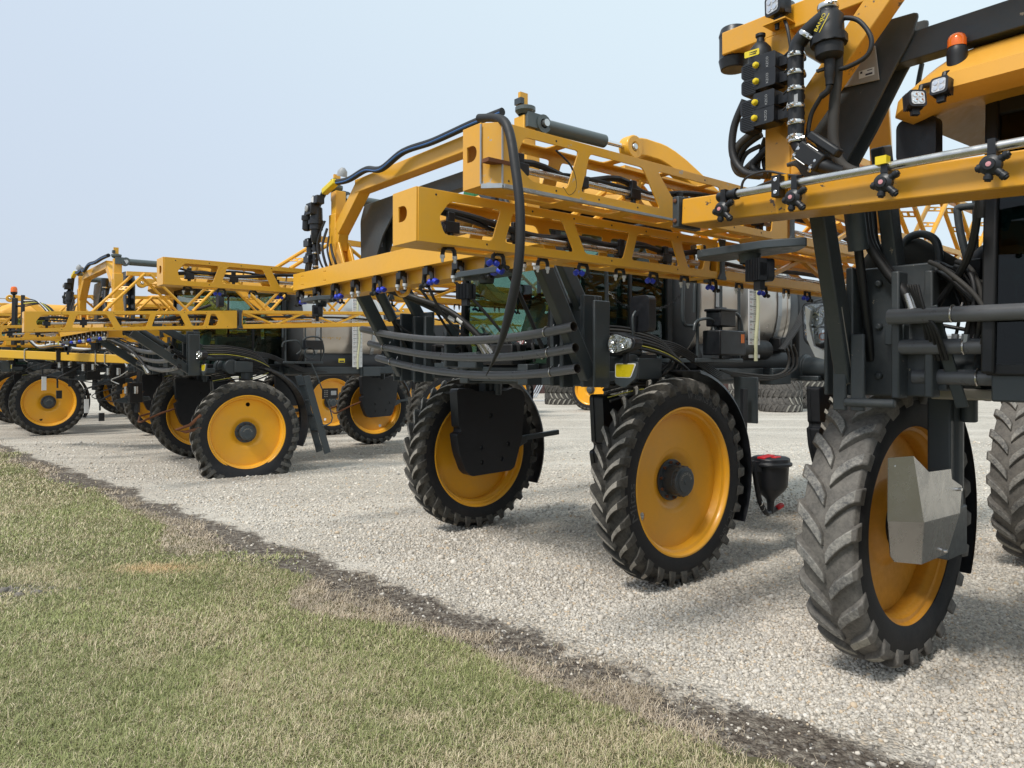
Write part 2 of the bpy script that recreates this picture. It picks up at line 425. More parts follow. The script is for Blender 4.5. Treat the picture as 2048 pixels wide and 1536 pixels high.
h = mth(nt, 'ADD', mth(nt, 'MULTIPLY', vd, -1.0), mth(nt, 'MULTIPLY', vd2, -.5))
bump(nt, p, h, .9, .018)
G = 1500.0
gm = MB('gravel'); gm.add([(-G, -G, 0), (G, -G, 0), (G, G, 0), (-G, G, 0)], [(0, 1, 2, 3)])
gr = part('gravel_yard', gm.mesh('gravel_yard', mirror=False), None); tag(gr, kind='structure')

m, nt, p = newmat('turf')
g = nt.nodes.new('ShaderNodeTexCoord').outputs['Object']
n_ = noise(nt, 1.2, 7, .65, vec=g); n2_ = noise(nt, 40, 5, .7, vec=g)
c = ramp(nt, n_, [(.3, (.19, .19, .085)), (.55, (.29, .26, .13)), (.75, (.42, .35, .20))])
nt.links.new(mixc(nt, n2_, c, (.05, .048, .025), 'MIX'), p.inputs['Base Color']); p.inputs['Roughness'].default_value = .95
bump(nt, p, n2_, .8, .03)
m, nt, p = newmat('blade')
at = nt.nodes.new('ShaderNodeVertexColor'); at.layer_name = 'tint'
nt.links.new(at.outputs[0], p.inputs['Base Color']); p.inputs['Roughness'].default_value = .6
p.inputs['Specular IOR Level'].default_value = .25
m, nt, p = newmat('pebble')
at = nt.nodes.new('ShaderNodeVertexColor'); at.layer_name = 'tint'
nt.links.new(mixc(nt, mth(nt, 'MULTIPLY', noise(nt, 90, 4), .35), at.outputs[0], (.55, .53, .5)), p.inputs['Base Color']); p.inputs['Roughness'].default_value = .8
p.inputs['Specular IOR Level'].default_value = .3

def strip(name, d0, d1, t0, t1, nd, ntt, z, mat, amp, seed):
    t = np.linspace(t0, t1, ntt); V = []
    for i in range(nd):
        s = i / (nd - 1)
        d = d0 + (d1 - d0) * s
        if i == nd - 1: d = d + amp * (vnoise(t, t * 0, 2.2, seed) - .5) * 2 + amp * .7 * (vnoise(t, t * 0, 9, seed + 1) - .5) * 2
        if i == 0 and d0 > -5: d = d + amp * (vnoise(t, t * 0, 1.7, seed + 2) - .5) * 2
        d = d + wig(t)
        x = E0.x + ET.x * t + EN.x * d; y = E0.y + ET.y * t + EN.y * d
        hump = 0 if i in (0, nd - 1) else 1
        V.append(np.stack([x, y, z + hump * .012 * (vnoise(x, y, 7, seed + 3))], 1))
    V = np.concatenate(V); ii = np.arange(nd - 1)[:, None] * ntt + np.arange(ntt - 1)[None]
    F = np.stack([ii, ii + 1, ii + ntt + 1, ii + ntt], -1).reshape(-1, 4)
    o = np_mesh(name, V, F, mat); tag(o, kind='structure'); return o
strip('lawn', -60, -.62, -30, 75, 10, 2200, .008, 'turf', .14, 11)

# grass: short, half dry; one countless mass of blades, denser near the camera
def grass():
    rs = np.random.RandomState(5)
    X = []; Y = []; Wd = []; Ht = []
    for y0, y1, dens, wd, ht in ((3.2, 5.5, 14000, .0034, .050), (5.5, 8, 7500, .0045, .052), (8, 12, 2900, .007, .056), (12, 22, 1000, .012, .065)):
        xl = -.75 * y1 - 1.4; xr = .75 * y1; n = int((xr - xl) * (y1 - y0) * dens)
        x = rs.uniform(xl, xr, n); y = rs.uniform(y0, y1, n)
        d, t = edge_d(x, y)
        dead = vnoise(x, y, 1.3, 21) * .6 + vnoise(x, y, 4.1, 22) * .4
        lim = -.40 + .80 * (dead - .5) + .10 * (vnoise(x, y, 9, 23) - .5)
        lit = (d < lim + .40) & (d >= lim) & (rs.rand(n) < .09 * np.clip((vnoise(x, y, 2.2, 61) - .3) * 3, .1, 1))
        keep = ((d < lim) | lit) & (np.abs(x) < .72 * y + 1.3)
        thin = np.exp(-np.clip(lim - d, 0, 2) / .14) * .72 * (d < lim)            # thinner towards the soil
        bare = np.exp(-(((x + 4.75) / .35) ** 2 + ((y - 7.1) / .18) ** 2)) # bare patch at the left
        keep &= rs.rand(n) > np.maximum(thin, bare * .95)
        x = x[keep]; y = y[keep]; n = len(x)
        X.append(x); Y.append(y); Wd.append(np.full(n, wd) * rs.uniform(.6, 1.3, n)); Ht.append(np.full(n, ht) * rs.uniform(.35, 1.25, n))
    x = np.concatenate(X); y = np.concatenate(Y); wd = np.concatenate(Wd); ht = np.concatenate(Ht); n = len(x)
    d, t = edge_d(x, y)
    a = rs.uniform(0, 2 * np.pi, n); lean = np.clip(rs.normal(1.12, .42, n), .1, 1.75)
    clump = vnoise(x, y, 14, 31); ht *= (.6 + .8 * clump)
    da = a + rs.normal(0, .3, n)
    dx, dy = np.cos(a), np.sin(a); px, py = -np.sin(da), np.cos(da)
    z0 = np.full(n, .012)
    mid = .5 * ht; l1 = lean * .72; 
    m1 = np.stack([x + dx * np.sin(l1) * mid, y + dy * np.sin(l1) * mid, z0 + np.cos(l1) * mid], 1)
    l2 = np.minimum(lean * 1.3, 1.85)
    tip = m1 + np.stack([dx * np.sin(l2) * mid, dy * np.sin(l2) * mid, np.cos(l2) * mid], 1)
    tip[:, 2] = np.maximum(tip[:, 2], .014)
    off = np.stack([px * wd / 2, py * wd / 2, 0 * wd], 1)
    b = np.stack([x, y, z0], 1)
    V = np.stack([b - off, b + off, m1 + off * .8, m1 - off * .8, tip + off * .15, tip - off * .15], 1).reshape(-1, 3)
    i = np.arange(n)[:, None] * 6
    F = np.concatenate([i + np.array([[0, 1, 2, 3]]), i + np.array([[3, 2, 4, 5]])], 1).reshape(-1, 4)
    # living or dry: broad patches, a band of straw along the soil, single dry blades everywhere
    patch = .45 * vnoise(x, y, .8, 41) + .35 * vnoise(x, y, 2.6, 42) + .2 * vnoise(x, y, 8, 43)
    band = np.exp(-np.clip(-.50 - d + 1.5 * (vnoise(x, y, .75, 62) - .5), 0, 9) / .12)
    spot = np.exp(-(((x + 3.75) / .55) ** 2 + ((y - 7.8) / .26) ** 2)) * 1.0 + .85 * np.exp(-(((x + .58) / .35) ** 2 + ((y - 4.5) / .13) ** 2)) + .8 * np.exp(-(((x + 1.5) / .5) ** 2 + ((y - 6.6) / .2) ** 2)); tan_ = np.exp(-(((x + 3.75) / .5) ** 2 + ((y - 7.8) / .24) ** 2))[:, None]
    pdry = np.clip(.36 + 1.35 * (patch - .47), .14, .85); pdry = np.maximum(pdry, np.maximum(band * .98, spot))
    dry = rs.rand(n) < pdry
    k = rs.rand(n, 1)
    live = np.array([[.185, .215, .074]]) * (1 - k) + np.array([[.43, .445, .20]]) * k
    live = live * (.85 + .3 * vnoise(x, y, 1.1, 44)[:, None])
    dryc = np.array([[.45, .37, .22]]) * (1 - k) + np.array([[.76, .66, .46]]) * k
    dryc = dryc * (1 + tan_ * np.array([[.12, -.06, -.22]]))
    pinkish = (band > .55)[:, None]
    dryc = np.where(pinkish, dryc * np.array([[.84, .82, .93]]) * (.75 + .5 * vnoise(x, y, 6, 63)[:, None]), dryc)
    c = np.where(dry[:, None], dryc, live)
    o = np_mesh('grass', V, F, 'blade', np.repeat(c, 6, 0)); tag(o, 'short half dry grass with straw patches beside the gravel yard', 'grass', kind='stuff')
grass()

def stones():
    rs = np.random.RandomState(9)
    t = (1 + 5 ** .5) / 2
    I = np.array([(-1, t, 0), (1, t, 0), (-1, -t, 0), (1, -t, 0), (0, -1, t), (0, 1, t), (0, -1, -t), (0, 1, -t), (t, 0, -1), (t, 0, 1), (-t, 0, -1), (-t, 0, 1)], float) / (1 + t * t) ** .5
    T = np.array([(0, 11, 5), (0, 5, 1), (0, 1, 7), (0, 7, 10), (0, 10, 11), (1, 5, 9), (5, 11, 4), (11, 10, 2), (10, 7, 6), (7, 1, 8), (3, 9, 4), (3, 4, 2), (3, 2, 6), (3, 6, 8), (3, 8, 9), (4, 9, 5), (2, 4, 11), (6, 2, 10), (8, 6, 7), (9, 8, 1)])
    X = []; Y = []; S = []
    for y0, y1, dens, r in ((3.8, 5.2, 4300, .0096), (5.2, 6.8, 2900, .0105), (6.8, 9.0, 1350, .0118), (9.0, 12.0, 520, .0135), (12.0, 16.0, 130, .016), (16., 21., 40, .018)):
        xl = -.72 * y1; xr = .76 * y1; n = int((xr - xl) * (y1 - y0) * dens)
        x = rs.uniform(xl, xr, n); y = rs.uniform(y0, y1, n); d, t_ = edge_d(x, y)
        dn = d + .40 * (vnoise(x, y, 1.1, 51) - .5) + .30 * (vnoise(x, y, 4.5, 52) - .5)
        k = (np.abs(x) < .715 * y + .15) & (rs.rand(n) < np.clip(.06 * (dn > -.8) + 2.6 * np.clip(dn + .05, 0, .4), 0, 1))
        X.append(x[k]); Y.append(y[k]); S.append(r * rs.lognormal(0, .32, k.sum()))
    X.append(rs.normal(-4.78, .22, 420)); Y.append(rs.normal(7.08, .10, 420)); S.append(rs.lognormal(0, .4, 420) * .014)
    x = np.concatenate(X); y = np.concatenate(Y); s = np.concatenate(S); n = len(x)
    d, t_ = edge_d(x, y)
    sc = np.stack([s * rs.uniform(.8, 1.5, n), s * rs.uniform(.8, 1.2, n), s * rs.uniform(.5, .85, n)], 1)
    P = I[None] * (1 + rs.normal(0, .13, (n, 12, 1))) * sc[:, None]
    q = rs.normal(0, 1, (n, 4)) * np.array([1, .35, .35, 1.2]); q /= np.linalg.norm(q, axis=1, keepdims=True)
    w_, a, b, c = q.T
    Rm = np.stack([np.stack([1 - 2 * (b * b + c * c), 2 * (a * b - c * w_), 2 * (a * c + b * w_)], 1), np.stack([2 * (a * b + c * w_), 1 - 2 * (a * a + c * c), 2 * (b * c - a * w_)], 1), np.stack([2 * (a * c - b * w_), 2 * (b * c + a * w_), 1 - 2 * (a * a + b * b)], 1)], 1)
    P = np.einsum('nij,nkj->nki', Rm, P)
    P += np.stack([x, y, sc[:, 2] * rs.uniform(-.3, .55, n)], 1)[:, None]
    F = (T[None] + np.arange(n)[:, None, None] * 12).reshape(-1, 3)
    pal = np.array([(.44, .405, .35), (.58, .535, .465), (.67, .62, .535), (.52, .49, .44), (.72, .655, .56), (.59, .46, .31), (.74, .70, .63), (.36, .335, .30)])
    ci = rs.choice(8, n, p=[.16, .22, .22, .14, .11, .05, .06, .04]); col = pal[ci] * rs.uniform(.85, 1.12, (n, 1))
    clod = (d < -.02) & ((rs.rand(n) < .6) | (d < -1.2)); col = np.where(clod[:, None], np.array([[.06, .05, .042]]) * rs.uniform(.7, 2.2, (n, 1)), col)
    o = np_mesh('gravel_stones', P.reshape(-1, 3), F, 'pebble', np.repeat(col, 12, 0))
    tag(o, 'loose pale crushed gravel stones covering the yard', 'gravel', kind='stuff')
stones()

# ------------------------------------------------------------------ wheels
def tyre_mb(W=.34, N=31, worn=False, D=2.04, mats=('tyre_black', 'tyre_tread', 'lug_dusty'), bead=.705, tall=1.0):
    k = W / .34; r0 = D / 2.04
    mb = MB(mats[0])
    pr = [(-.150, bead), (-.172, bead + .055), (-.179, .83), (-.173, .90), (-.158, .942), (-.12, .958), (0, .972), (.12, .958), (.158, .942), (.173, .90), (.179, .83), (.172, bead + .055), (.150, bead), (.13, bead + .03), (-.13, bead + .03)]
    pr = [(s * k, r * r0) for s, r in pr]
    mb.lathe(pr, None, (0, 0, 0), (1, 0, 0), 96, closed=True)
    # the tread band gets the dusty rubber
    for i, kk in enumerate(mb.k):
        if 3 <= i // 96 <= 8: mb.k[i] = mb._k(mats[1])
    top = 1.0 if worn else 1.02
    sec = [(.004, .955, .008, top - .002), (.04, .955, .04, top + .006), (.085, .95, .085, top + .006), (.125, .945, .130, top + .002), (.155, .93, .168, top - .012), (.172, .905, .192, .965), (.1785, .872, .188, .895)]
    wt, wb = (.080, .112) if worn else (.048, .074)
    sweep = .20 if worn else .185
    for side in (-1, 1):
        for i in range(N):
            p0 = 2 * math.pi * (i + (.5 if side > 0 else 0)) / N
            jit = rnd.uniform(-.004, .004)
            vs = []; 
            for j, (s, rb, st, rt) in enumerate(sec):
                q = min(s / .158, 1.0); ph = p0 + sweep * q ** .8 + .012 * max(0, j - 4)
                e = (.8, .95, 1, 1.05, 1.25, 1.5, 1.7)[j] if not worn else (.95, 1.12, 1.05, 1.0, 1.05, 1.15, 1.2)[j]
                for (ss, rr, ww) in ((s, rb, -wb), (st, rt, -wt), (st, rt, wt), (s, rb, wb)):
                    a = ph + jit + ww * e / 2 / 1.0
                    rr *= r0
                    vs.append((side * ss * k, rr * math.cos(a), rr * math.sin(a)))
            m_ = len(sec); ft = []; fsd = []
            for j in range(m_ - 1):
                b = j * 4
                for c_ in range(3):
                    f = (b + c_, b + c_ + 1, b + c_ + 5, b + c_ + 4)
                    (ft if c_ == 1 and j < 4 else fsd).append(f)
            fsd += [(0, 1, 2, 3), ((m_ - 1) * 4 + 3, (m_ - 1) * 4 + 2, (m_ - 1) * 4 + 1, (m_ - 1) * 4)]
            b0 = len(mb.v)
            mb.add(vs, ft, mats[2] if not (worn and 3.6 < (p0 + .2) % 6.283 < 5.6) else 'lug_clay')
            k_ = mb._k(mats[1]); mb.f.extend([tuple(x + b0 for x in f) for f in fsd]); mb.k.extend([k_] * len(fsd))
    return mb
def flat_tyre_mb(hub_z):
    mb = tyre_mb()
    out = []
    for (s, a, b) in mb.v:
        lim = -hub_z + .004
        if b < lim + .26:
            q = min(1.0, (lim + .26 - b) / .30); s *= 1 + .5 * q * (1 if abs(s) > .05 else .3)
            a *= 1 + .36 * q * (1 if (a * a + b * b) > .72 else 0)
        out.append((s, a, max(b, lim) if b < lim else b))
    mb.v = out; return mb
def rim_mb(mat='orange_rim', hole=(-.47, -.33), dish=True, dirty=None):
    mb = MB(mat)
    mb.lathe([(.160, .742), (.168, .738), (.168, .722), (.150, .706), (.122, .700), (.108, .676), (.060, .664), (.030, .655), (-.05, .648), (-.075, .655), (-.085, .668), (-.115, .676), (-.122, .700), (-.150, .706), (-.168, .722), (-.168, .738), (-.160, .742), (-.13, .716), (.13, .716)], dirty, n=96, closed=True)
    h = circle(hole[0], hole[1], .042, 20)
    mb.prism(circle(0, 0, .656, 72), [circle(0, 0, .33, 48), h], .012, (.028, 0, 0), (0, -1, 0), (0, 0, 1))
    mb.lathe([(.034, .332), (.030, .30), (.012, .262), (-.018, .232), (-.030, .20), (-.030, .14), (-.045, .14), (-.045, .22), (-.012, .265), (.018, .31), (.022, .332)], None, n=64, closed=True)
    return mb
def hub_mb():
    mb = MB('slate')
    mb.lathe([(-.028, .205), (-.012, .207), (-.008, .20), (-.006, .150), (.10, .145), (.105, .14), (.112, .148), (.15, .148), (.158, .142), (.164, .112), (.172, .11), (.172, .03), (.178, .028), (.178, 0)], None, n=40)
    for i in range(10):
        a = 2 * math.pi * (i + .3) / 10; c = (-.008, .178 * math.cos(a), .178 * math.sin(a))
        mb.cyl(c, (c[0] + .028, c[1], c[2]), .0145, 'rust', 6); mb.cyl((c[0] + .02, c[1], c[2]), (c[0] + .04, c[1], c[2]), .008, 'slate', 6)
    for i in range(16):
        a = 2 * math.pi * i / 16; mb.box((.132, .149 * math.cos(a), .149 * math.sin(a)), (.03, .012, .012), None, Matrix.Rotation(a, 3, 'X'))
    v, f = text2d('TORQUE HUB', .034); 
    mb.add([(.1725, -(.078 + y) * math.sin(x / .078), (.078 + y) * math.cos(x / .078)) for x, y in v], f, 'taupe')
    mb.lathe([(-.03, .19), (-.10, .19), (-.10, .15), (-.30, .15), (-.30, 0)], 'black', n=24)
    return mb
def lettering_mb(i):
    txt, size, r, mid, sq = (('Mitas', .125, .812, R(-98), 1.4), ('HC 1000', .085, .845, R(128), 1.1), ('VF 320/105 R 54', .075, .845, R(18), 1.0))[i]
    return bend_text(MB('lettering'), txt, size, r, mid, .1812, 'lettering', .02, sq)
# ------------------------------------------------------------------ the sprayers
def bowls(c, L, seed=4, w=.085, z0=-.16, z1=.08):
    """chrome reflector bowls and facets of a headlight, facing +v"""
    k = MB('chrome')
    for x, z, r in L: k.lathe([(.02, r), (.012, r * .9), (-.0, r * .62), (-.004, r * .3), (.02, r * .18), (.022, 0)], None, c + Vector((x, .002, z)), (0, 1, 0), 14)
    rr = random.Random(seed)
    for i in range(26):
        x, z = rr.uniform(-w, w), rr.uniform(z0, z1); k.box(c + Vector((x, .004 if z < -.07 else -.004, z)), (.022, .012, .022), None, Matrix.Rotation(rr.uniform(-.7, .7), 3, 'X') @ Matrix.Rotation(rr.uniform(-.8, .8), 3, 'Z'))
    return k
GROUP = 'crop sprayers parked in a row'
def knob_box(mb, c, s, mat): mb.box(c, s, mat)
def nozzle_mb(kind):
    """one nozzle body hanging under a boom: two legs, blue or grey tips"""
    mb = MB('black_plastic')
    mb.box((0, 0, -.02), (.05, .06, .05)); mb.box((0, 0, .015), (.036, .04, .03))
    for sgn in (-1, 1):
        mb.tube([(0, sgn * .02, -.03), (0, sgn * .045, -.05), (0, sgn * .05, -.085)], .015, None, 8)
        if kind == 'grey' or (kind == 'blue' and sgn < 0):
            mb.lathe([(0, .017), (.02, .017), (.022, .011), (.045, .009), (.05, 0)], 'pale_metal' if kind == 'grey' else 'black_plastic', (0, sgn * .05, -.085), (0, 0, -1), 10)
            if kind == 'blue':
                for k in (-1, 1): mb.lathe([(0, .008), (.02, .02), (.035, .02), (.04, .008)], 'black', (0, sgn * .05 + k * .01, -.11), (.1, k * .8, -.6), 8)
        else:
            for k in (-1, 1): mb.lathe([(0, .010), (.012, .022), (.04, .022), (.045, .012), (.05, 0)], 'blue_cap', (0, sgn * .05 + k * .008, -.092), (.2, k * .85, -.45), 10)
    return mb
def turret_mb(yellow=False):
    """big swivelling nozzle turret on the front spray tube (frontal, v = towards the viewer)"""
    mb = MB('black_plastic')
    mb.box((0, .0, .0), (.036, .075, .075)); mb.box((0, .02, -.045), (.04, .03, .05))
    mb.lathe([(0, .05), (.03, .05), (.036, .042), (.042, .03), (.05, .027), (.052, 0)], None, (0, .028, -.095), (0, 1, 0), 20)
    mb.lathe([(0, .013), (.003, .012), (.004, 0)], 'pink', (0, .079, -.095), (0, 1, 0), 14)
    for a, L in ((-172, .062), (-48, .098), (-100, .075), (28, .088)):
        d = Vector((math.cos(R(a)), 0, math.sin(R(a)))); o = Vector((0, .045, -.095))
        cap = 'yellow_cap' if yellow and a in (20,) else None
        mb.tube([o + d * .03, o + d * (L - .03)], .02, None, 10)
        mb.lathe([(0, .017), (.012, .019), (.014, .022), (.03, .022), (.032, .016), (.04, .014), (.041, 0)], cap, o + d * (L - .035), d, 12)
    if yellow: mb.box((-.01, .03, .03), (.06, .05, .045), 'yellow_cap')
    return mb
def lamp_mb():
    """square LED work lamp looking along +v"""
    mb = MB('black_plastic')
    mb.prism(rrect(-.058, -.058, .058, .058, .022, 4), [], .035, (0, 0, 0), (1, 0, 0), (0, 0, 1))
    mb.prism(rrect(-.052, -.052, .052, .052, .02, 3), [], .05, (0, -.04, 0), (1, 0, 0), (0, 0, 1))
    for i in range(9): mb.box((-.05 + i * .0125, -.05, 0), (.004, .05, .108))
    mb.prism(rrect(-.044, -.044, .044, .044, .018, 4), [], .004, (0, .019, 0), (1, 0, 0), (0, 0, 1), 'led')
    for x in (-1, 1):
        for z in (-1, 1): mb.lathe([(0, .014), (.003, .015), (.004, 0)], 'chrome', (x * .019, .0215, z * .019), (0, 1, 0), 12)
    mb.box((0, -.03, -.075), (.05, .03, .05)); return mb
def clamp_mb(r=.044):
    mb = MB('clamp_steel'); t = r * .28
    mb.lathe([(-t, r), (-t, r * 1.10), (-t * .4, r * 1.16), (t * .4, r * 1.16), (t, r * 1.10), (t, r)], None, (0, 0, 0), (0, 0, 1), 24, closed=True)
    mb.box((r * .9, r * .75, 0), (.012, .035, .018)); mb.cyl((r * .55, r * 1.12, 0), (r * 1.25, r * .85, 0), .006, None, 8); mb.lathe([(0, .011), (.012, .011), (.012, 0)], None, (r * 1.2, r * .85, 0), (1, -.4, 0), 6)
    return mb

class Sprayer:
    def __init__(s, label, org, heading, vo=0, vm=1.95, zb=3.08, dz=0, za=3.02, slope=0.0, H=.31, half=1.67, wb=-4.2, worn=False, detail=2, ztop=4.17, Lin=3.0, boom=True, arm_f=1.72, arm_u=2.65, zs=0.0):
        s.org = Vector((org[0], org[1], 0)); s.hd = R(heading)
        s.f = Vector((math.cos(s.hd), math.sin(s.hd), 0)); s.a = Vector((-s.f.y, s.f.x, 0))
        s.root = thing('crop_sprayer', label, 'sprayer', s.org, s.hd - R(90), GROUP)
        s.__dict__.update(dict(vo=vo, vm=vm, zb=zb, za=za, slope=slope, H=H, half=half, wb=wb, worn=worn, detail=detail, ztop=ztop, Lin=Lin, arm_f=arm_f, arm_u=arm_u))
    def P(s, name, mb, bev=0, parent=None, **k): return part(name, mb, parent or s.root, bev, **k)
    def pix(s, px, py, u=None, v=None):
        """the machine's own (u, v, z) where the line of sight through a photo point meets a plane of the machine"""
        d = Vector(((px - 1024) / FPX, 1, (PYH - py) / FPX)); c = Vector((0, 0, CAM_H)) - s.org
        du, dv, cu, cv = d.dot(s.a), d.dot(s.f), c.dot(s.a), c.dot(s.f)
        t = (u - cu) / du if u is not None else (v - cv) / dv
        return Vector((cu + du * t, cv + dv * t, CAM_H + d.z * t))
    # ---- wheels, legs, axle, frame
    def wheel(s, side, v, u=None, kind='new', flat=0, steer=0, letters=False, hub_z=1.02):
        u = s.half if u is None else u; rz = 0 if side > 0 else R(180)
        hole = {'new': (-.50, -.30)}.get(kind, (-.2, -.53))
        if s.worn and kind == 'worn':
            rim = s.P('wheel', lambda: rim_mb('orange_dirty', (.30, -.50)), key='rim_worn', loc=(side * u, v, hub_z), rotz=rz + steer)
            ty = part('tyre', lambda: tyre_mb(.37, 24, True, mats=('tyre_black', 'tyre_worn', 'lug_worn')), rim, .008, key='tyre_worn')
        else:
            if flat: rim = s.P('wheel', lambda: rim_mb('orange_rim', (.03, .55)), key='rim_flat', loc=(side * u, v, hub_z), rotz=rz + steer)
            else: rim = s.P('wheel', lambda: rim_mb('orange_rim', hole), key=('rim', kind), loc=(side * u, v, hub_z), rotz=rz + steer)
            if flat: ty = part('tyre', flat_tyre_mb(hub_z), rim); tag(ty, 'flat tyre squashed onto the gravel')
            else: ty = part('tyre', lambda: tyre_mb(mats=('tyre_black', 'tyre_tread', 'lug_dusty') if kind != 'used' else ('tyre_black', 'tyre_tread', 'tyre_tread')), rim, .005 if s.detail > 1 else 0, key=('tyre', kind, s.detail > 1))
        ty.rotation_euler.z = -rz + (0 if side > 0 else 0)
        if rz: ty.rotation_euler.z = R(180)
        part('hub', hub_mb, rim, 0, key='hub')
        if letters: [part('sidewall_lettering', (lambda i=i: lettering_mb(i)), rim, 0, key=('let', i)) for i in range(3)]
        return rim
    def leg(s, side, v, shield='black', fender=True, u=None, bumper=False):
        u = (s.half if u is None else u); ui = side * (u - (.34 if shield != 'steel' else .37)); inw = -side
        mb = MB('slate')
        mb.box((ui, v, 1.52), (.15, .24, 1.1)); mb.cyl((ui, v - .02, 1.3), (ui + inw * .0, v - .02, 2.2), .105, None, 20)
        mb.box((ui, v, 1.02), (.16, .34, .34)); mb.cyl((ui, v, 1.02), (side * (u - .06), v, 1.02), .14, None, 20)
        s.P('axle_leg', mb, .012)
        if shield == 'black':
            o = rpoly([(-.50, 1.86), (-.47, 1.40), (-.44, 1.38), (-.44, 1.33), (-.50, 1.31), (-.46, 1.08), (-.36, .84), (-.28, .78), (.32, .80), (.38, .84), (.50, 1.2), (.55, 1.74), (.50, 1.82), (.36, 1.86), (.25, 1.82), (-.2, 1.82), (-.3, 1.86)], .05, 4)
            o = [(-x * 1.06 + .12, 1.32 + (z - 1.32) * 1.03) for x, z in o]
            mb = MB('black_plastic'); us = side * (u - .50)
            mb.prism(o, [circle(x, z, .035, 14) for x, z in ((.12, 1.52), (.27, 1.12), (-.17, 1.14), (.26, .93), (-.06, .95))], .05, (us, v, 0), (0, 1, 0), (0, 0, 1))
            mb.prism([(x * .985, z * .995 + .005) for x, z in o], [], .16, (us + side * .07, v, 0), (0, 1, 0), (0, 0, 1))
            sh = s.P('leg_shield', mb, .03)
            for x, z in ((.12, 1.52), (.27, 1.12), (-.17, 1.14), (.26, .93), (-.06, .95)):
                part('bolt', MB('slate').cyl((us - side * .012, v + x, z), (us + side * .03, v + x, z), .012, None, 6), sh)
        elif shield == 'steel':
            mb = MB('shield_inox'); us = side * (u - .52); k = inw
            A = lambda a, b, z: (us + k * a, v + b, z)
            U0, U1, U2 = side * (u - .50), side * (u - .62), side * (u - .48); U3 = side * (u - .62); U4 = side * (u - .54); U5 = side * (u - .55)
            q = [s.pix(x, y, u=uu) for x, y, uu in ((1777, 916, U0), (1827, 912, U1), (1848, 1045, U3), (1776, 1043, U0), (1781, 1112, U0), (1790, 1124, U0), (1843, 1129, U4), (1858, 944, U1), (1902, 938, U2), (1904, 958, U2), (1924, 972, U2), (1920, 1026, U5), (1897, 1100, U4), (1893, 1108, U4))]
            if side > 0 : q = [Vector((-p.x, p.y, p.z)) for p in (s.pix(x, y, u=-uu) for x, y, uu in ((1777, 916, U0), (1827, 912, U1), (1848, 1045, U3), (1776, 1043, U0), (1781, 1112, U0), (1790, 1124, U0), (1843, 1129, U4), (1858, 944, U1), (1902, 938, U2), (1904, 958, U2), (1924, 972, U2), (1920, 1026, U5), (1897, 1100, U4), (1893, 1108, U4)))]
            f = [(0, 1, 2, 3), (3, 2, 6, 5, 4), (1, 7, 8, 9, 10, 11, 2), (2, 11, 12, 13, 6)]
            b = len(q); q2 = [(x - k * .004, y, z) for x, y, z in q]
            mb.add(q + q2, f + [tuple(i + b for i in x[::-1]) for x in f])
            for pt in (q[0].lerp(q[2], .12), q[10].lerp(q[2], .1), q[13].lerp(q[2], .12)):
                c = pt; mb.cyl(c, (c[0] + k * .02, c[1], c[2]), .012, 'chrome', 8)
            s.P('leg_shield', mb.mesh('leg_shield', ang=8), label='bright stainless steel leg shield with a folded crease')
        if fender:
            mb = MB('black_plastic'); n = 22; rr = 1.115; vs = []
            for i in range(n + 1):
                a = R(100 - 0) + R(108) * i / n; w_ = .21
                for d_u, dr in ((-w_, -.035), (-w_ + .02, 0), (w_ - .02, 0), (w_, -.035), (w_ - .02, -.012), (-w_ + .02, -.012)):
                    vs.append((side * u + d_u, v + (rr + dr) * math.cos(a), 1.02 + (rr + dr) * math.sin(a)))
            fs = [(i * 6 + j, i * 6 + (j + 1) % 6, (i + 1) * 6 + (j + 1) % 6, (i + 1) * 6 + j) for i in range(n) for j in range(6)] + [tuple(range(6)), tuple(n * 6 + j for j in range(6))[::-1]]
            mb.add(vs, fs)
            fd = s.P('fender', mb)
            if shield == 'black': part('bracket', MB('slate').beam((ui, v - .15, 1.02), (ui + inw * .02, v - .62, 1.17), .05, .22, h2=.10).beam((ui + inw * .02, v - .6, 1.18), (ui + inw * .02, v - 1.22, 1.22), .06, .07), fd, .01)
        if bumper:
            mb = MB('rust'); z = .98; mb.tube([(ui + inw * .02, v + .3, 1.28), (ui + inw * .1, v + .9, 1.10), (ui + inw * .12, v + 1.34, .92), (ui + inw * .02, v + 1.36, .92), (side * (u + .25), v + 1.2, 1.0), (side * (u + .25), v + .9, 1.08)], .022, None, 8)
            mb.k = [mb._k('rust')] * len(mb.f); s.P('crop_guard', mb)
    def chassis(s):
        vo = s.vo; mb = MB('slate')
        for u in (-.52, .52): mb.box((u, (1.0 + vo + s.wb - 1.3) / 2, 2.07), (.16, 1.0 + vo - s.wb + 1.3, .22))
        for v in (.9 + vo, -.9, -2.2, -3.5, s.wb - 1.0): mb.box((0, v, 2.07), (1.0, .16, .16))
        s.P('chassis', mb, .01)
        for v in (0.0, s.wb):
            mb = MB('slate')
            mb.cyl((-s.half + .25, v + .3, 2.13), (s.half - .25, v + .3, 2.13), .15, None, 28); mb.box((0, v + .34, 1.985), (2 * s.half - .9, .26, .07), 'taupe' if v == 0 else None)
            for u in (-1, 1):
                mb.lathe([(-.02, .19), (.02, .19), (.02, .15), (.1, .15)], None, (u * (s.half - .72), v + .3, 2.13), (u, 0, 0), 24)
                mb.box((u * (s.half - .34), v + .08, 2.13), (.26, .36, .22)); mb.cyl((u * (s.half - .52), v, 2.0), (u * (s.half - .52), v, 1.78), .05, None, 12)
            s.P('axle', mb, .012)
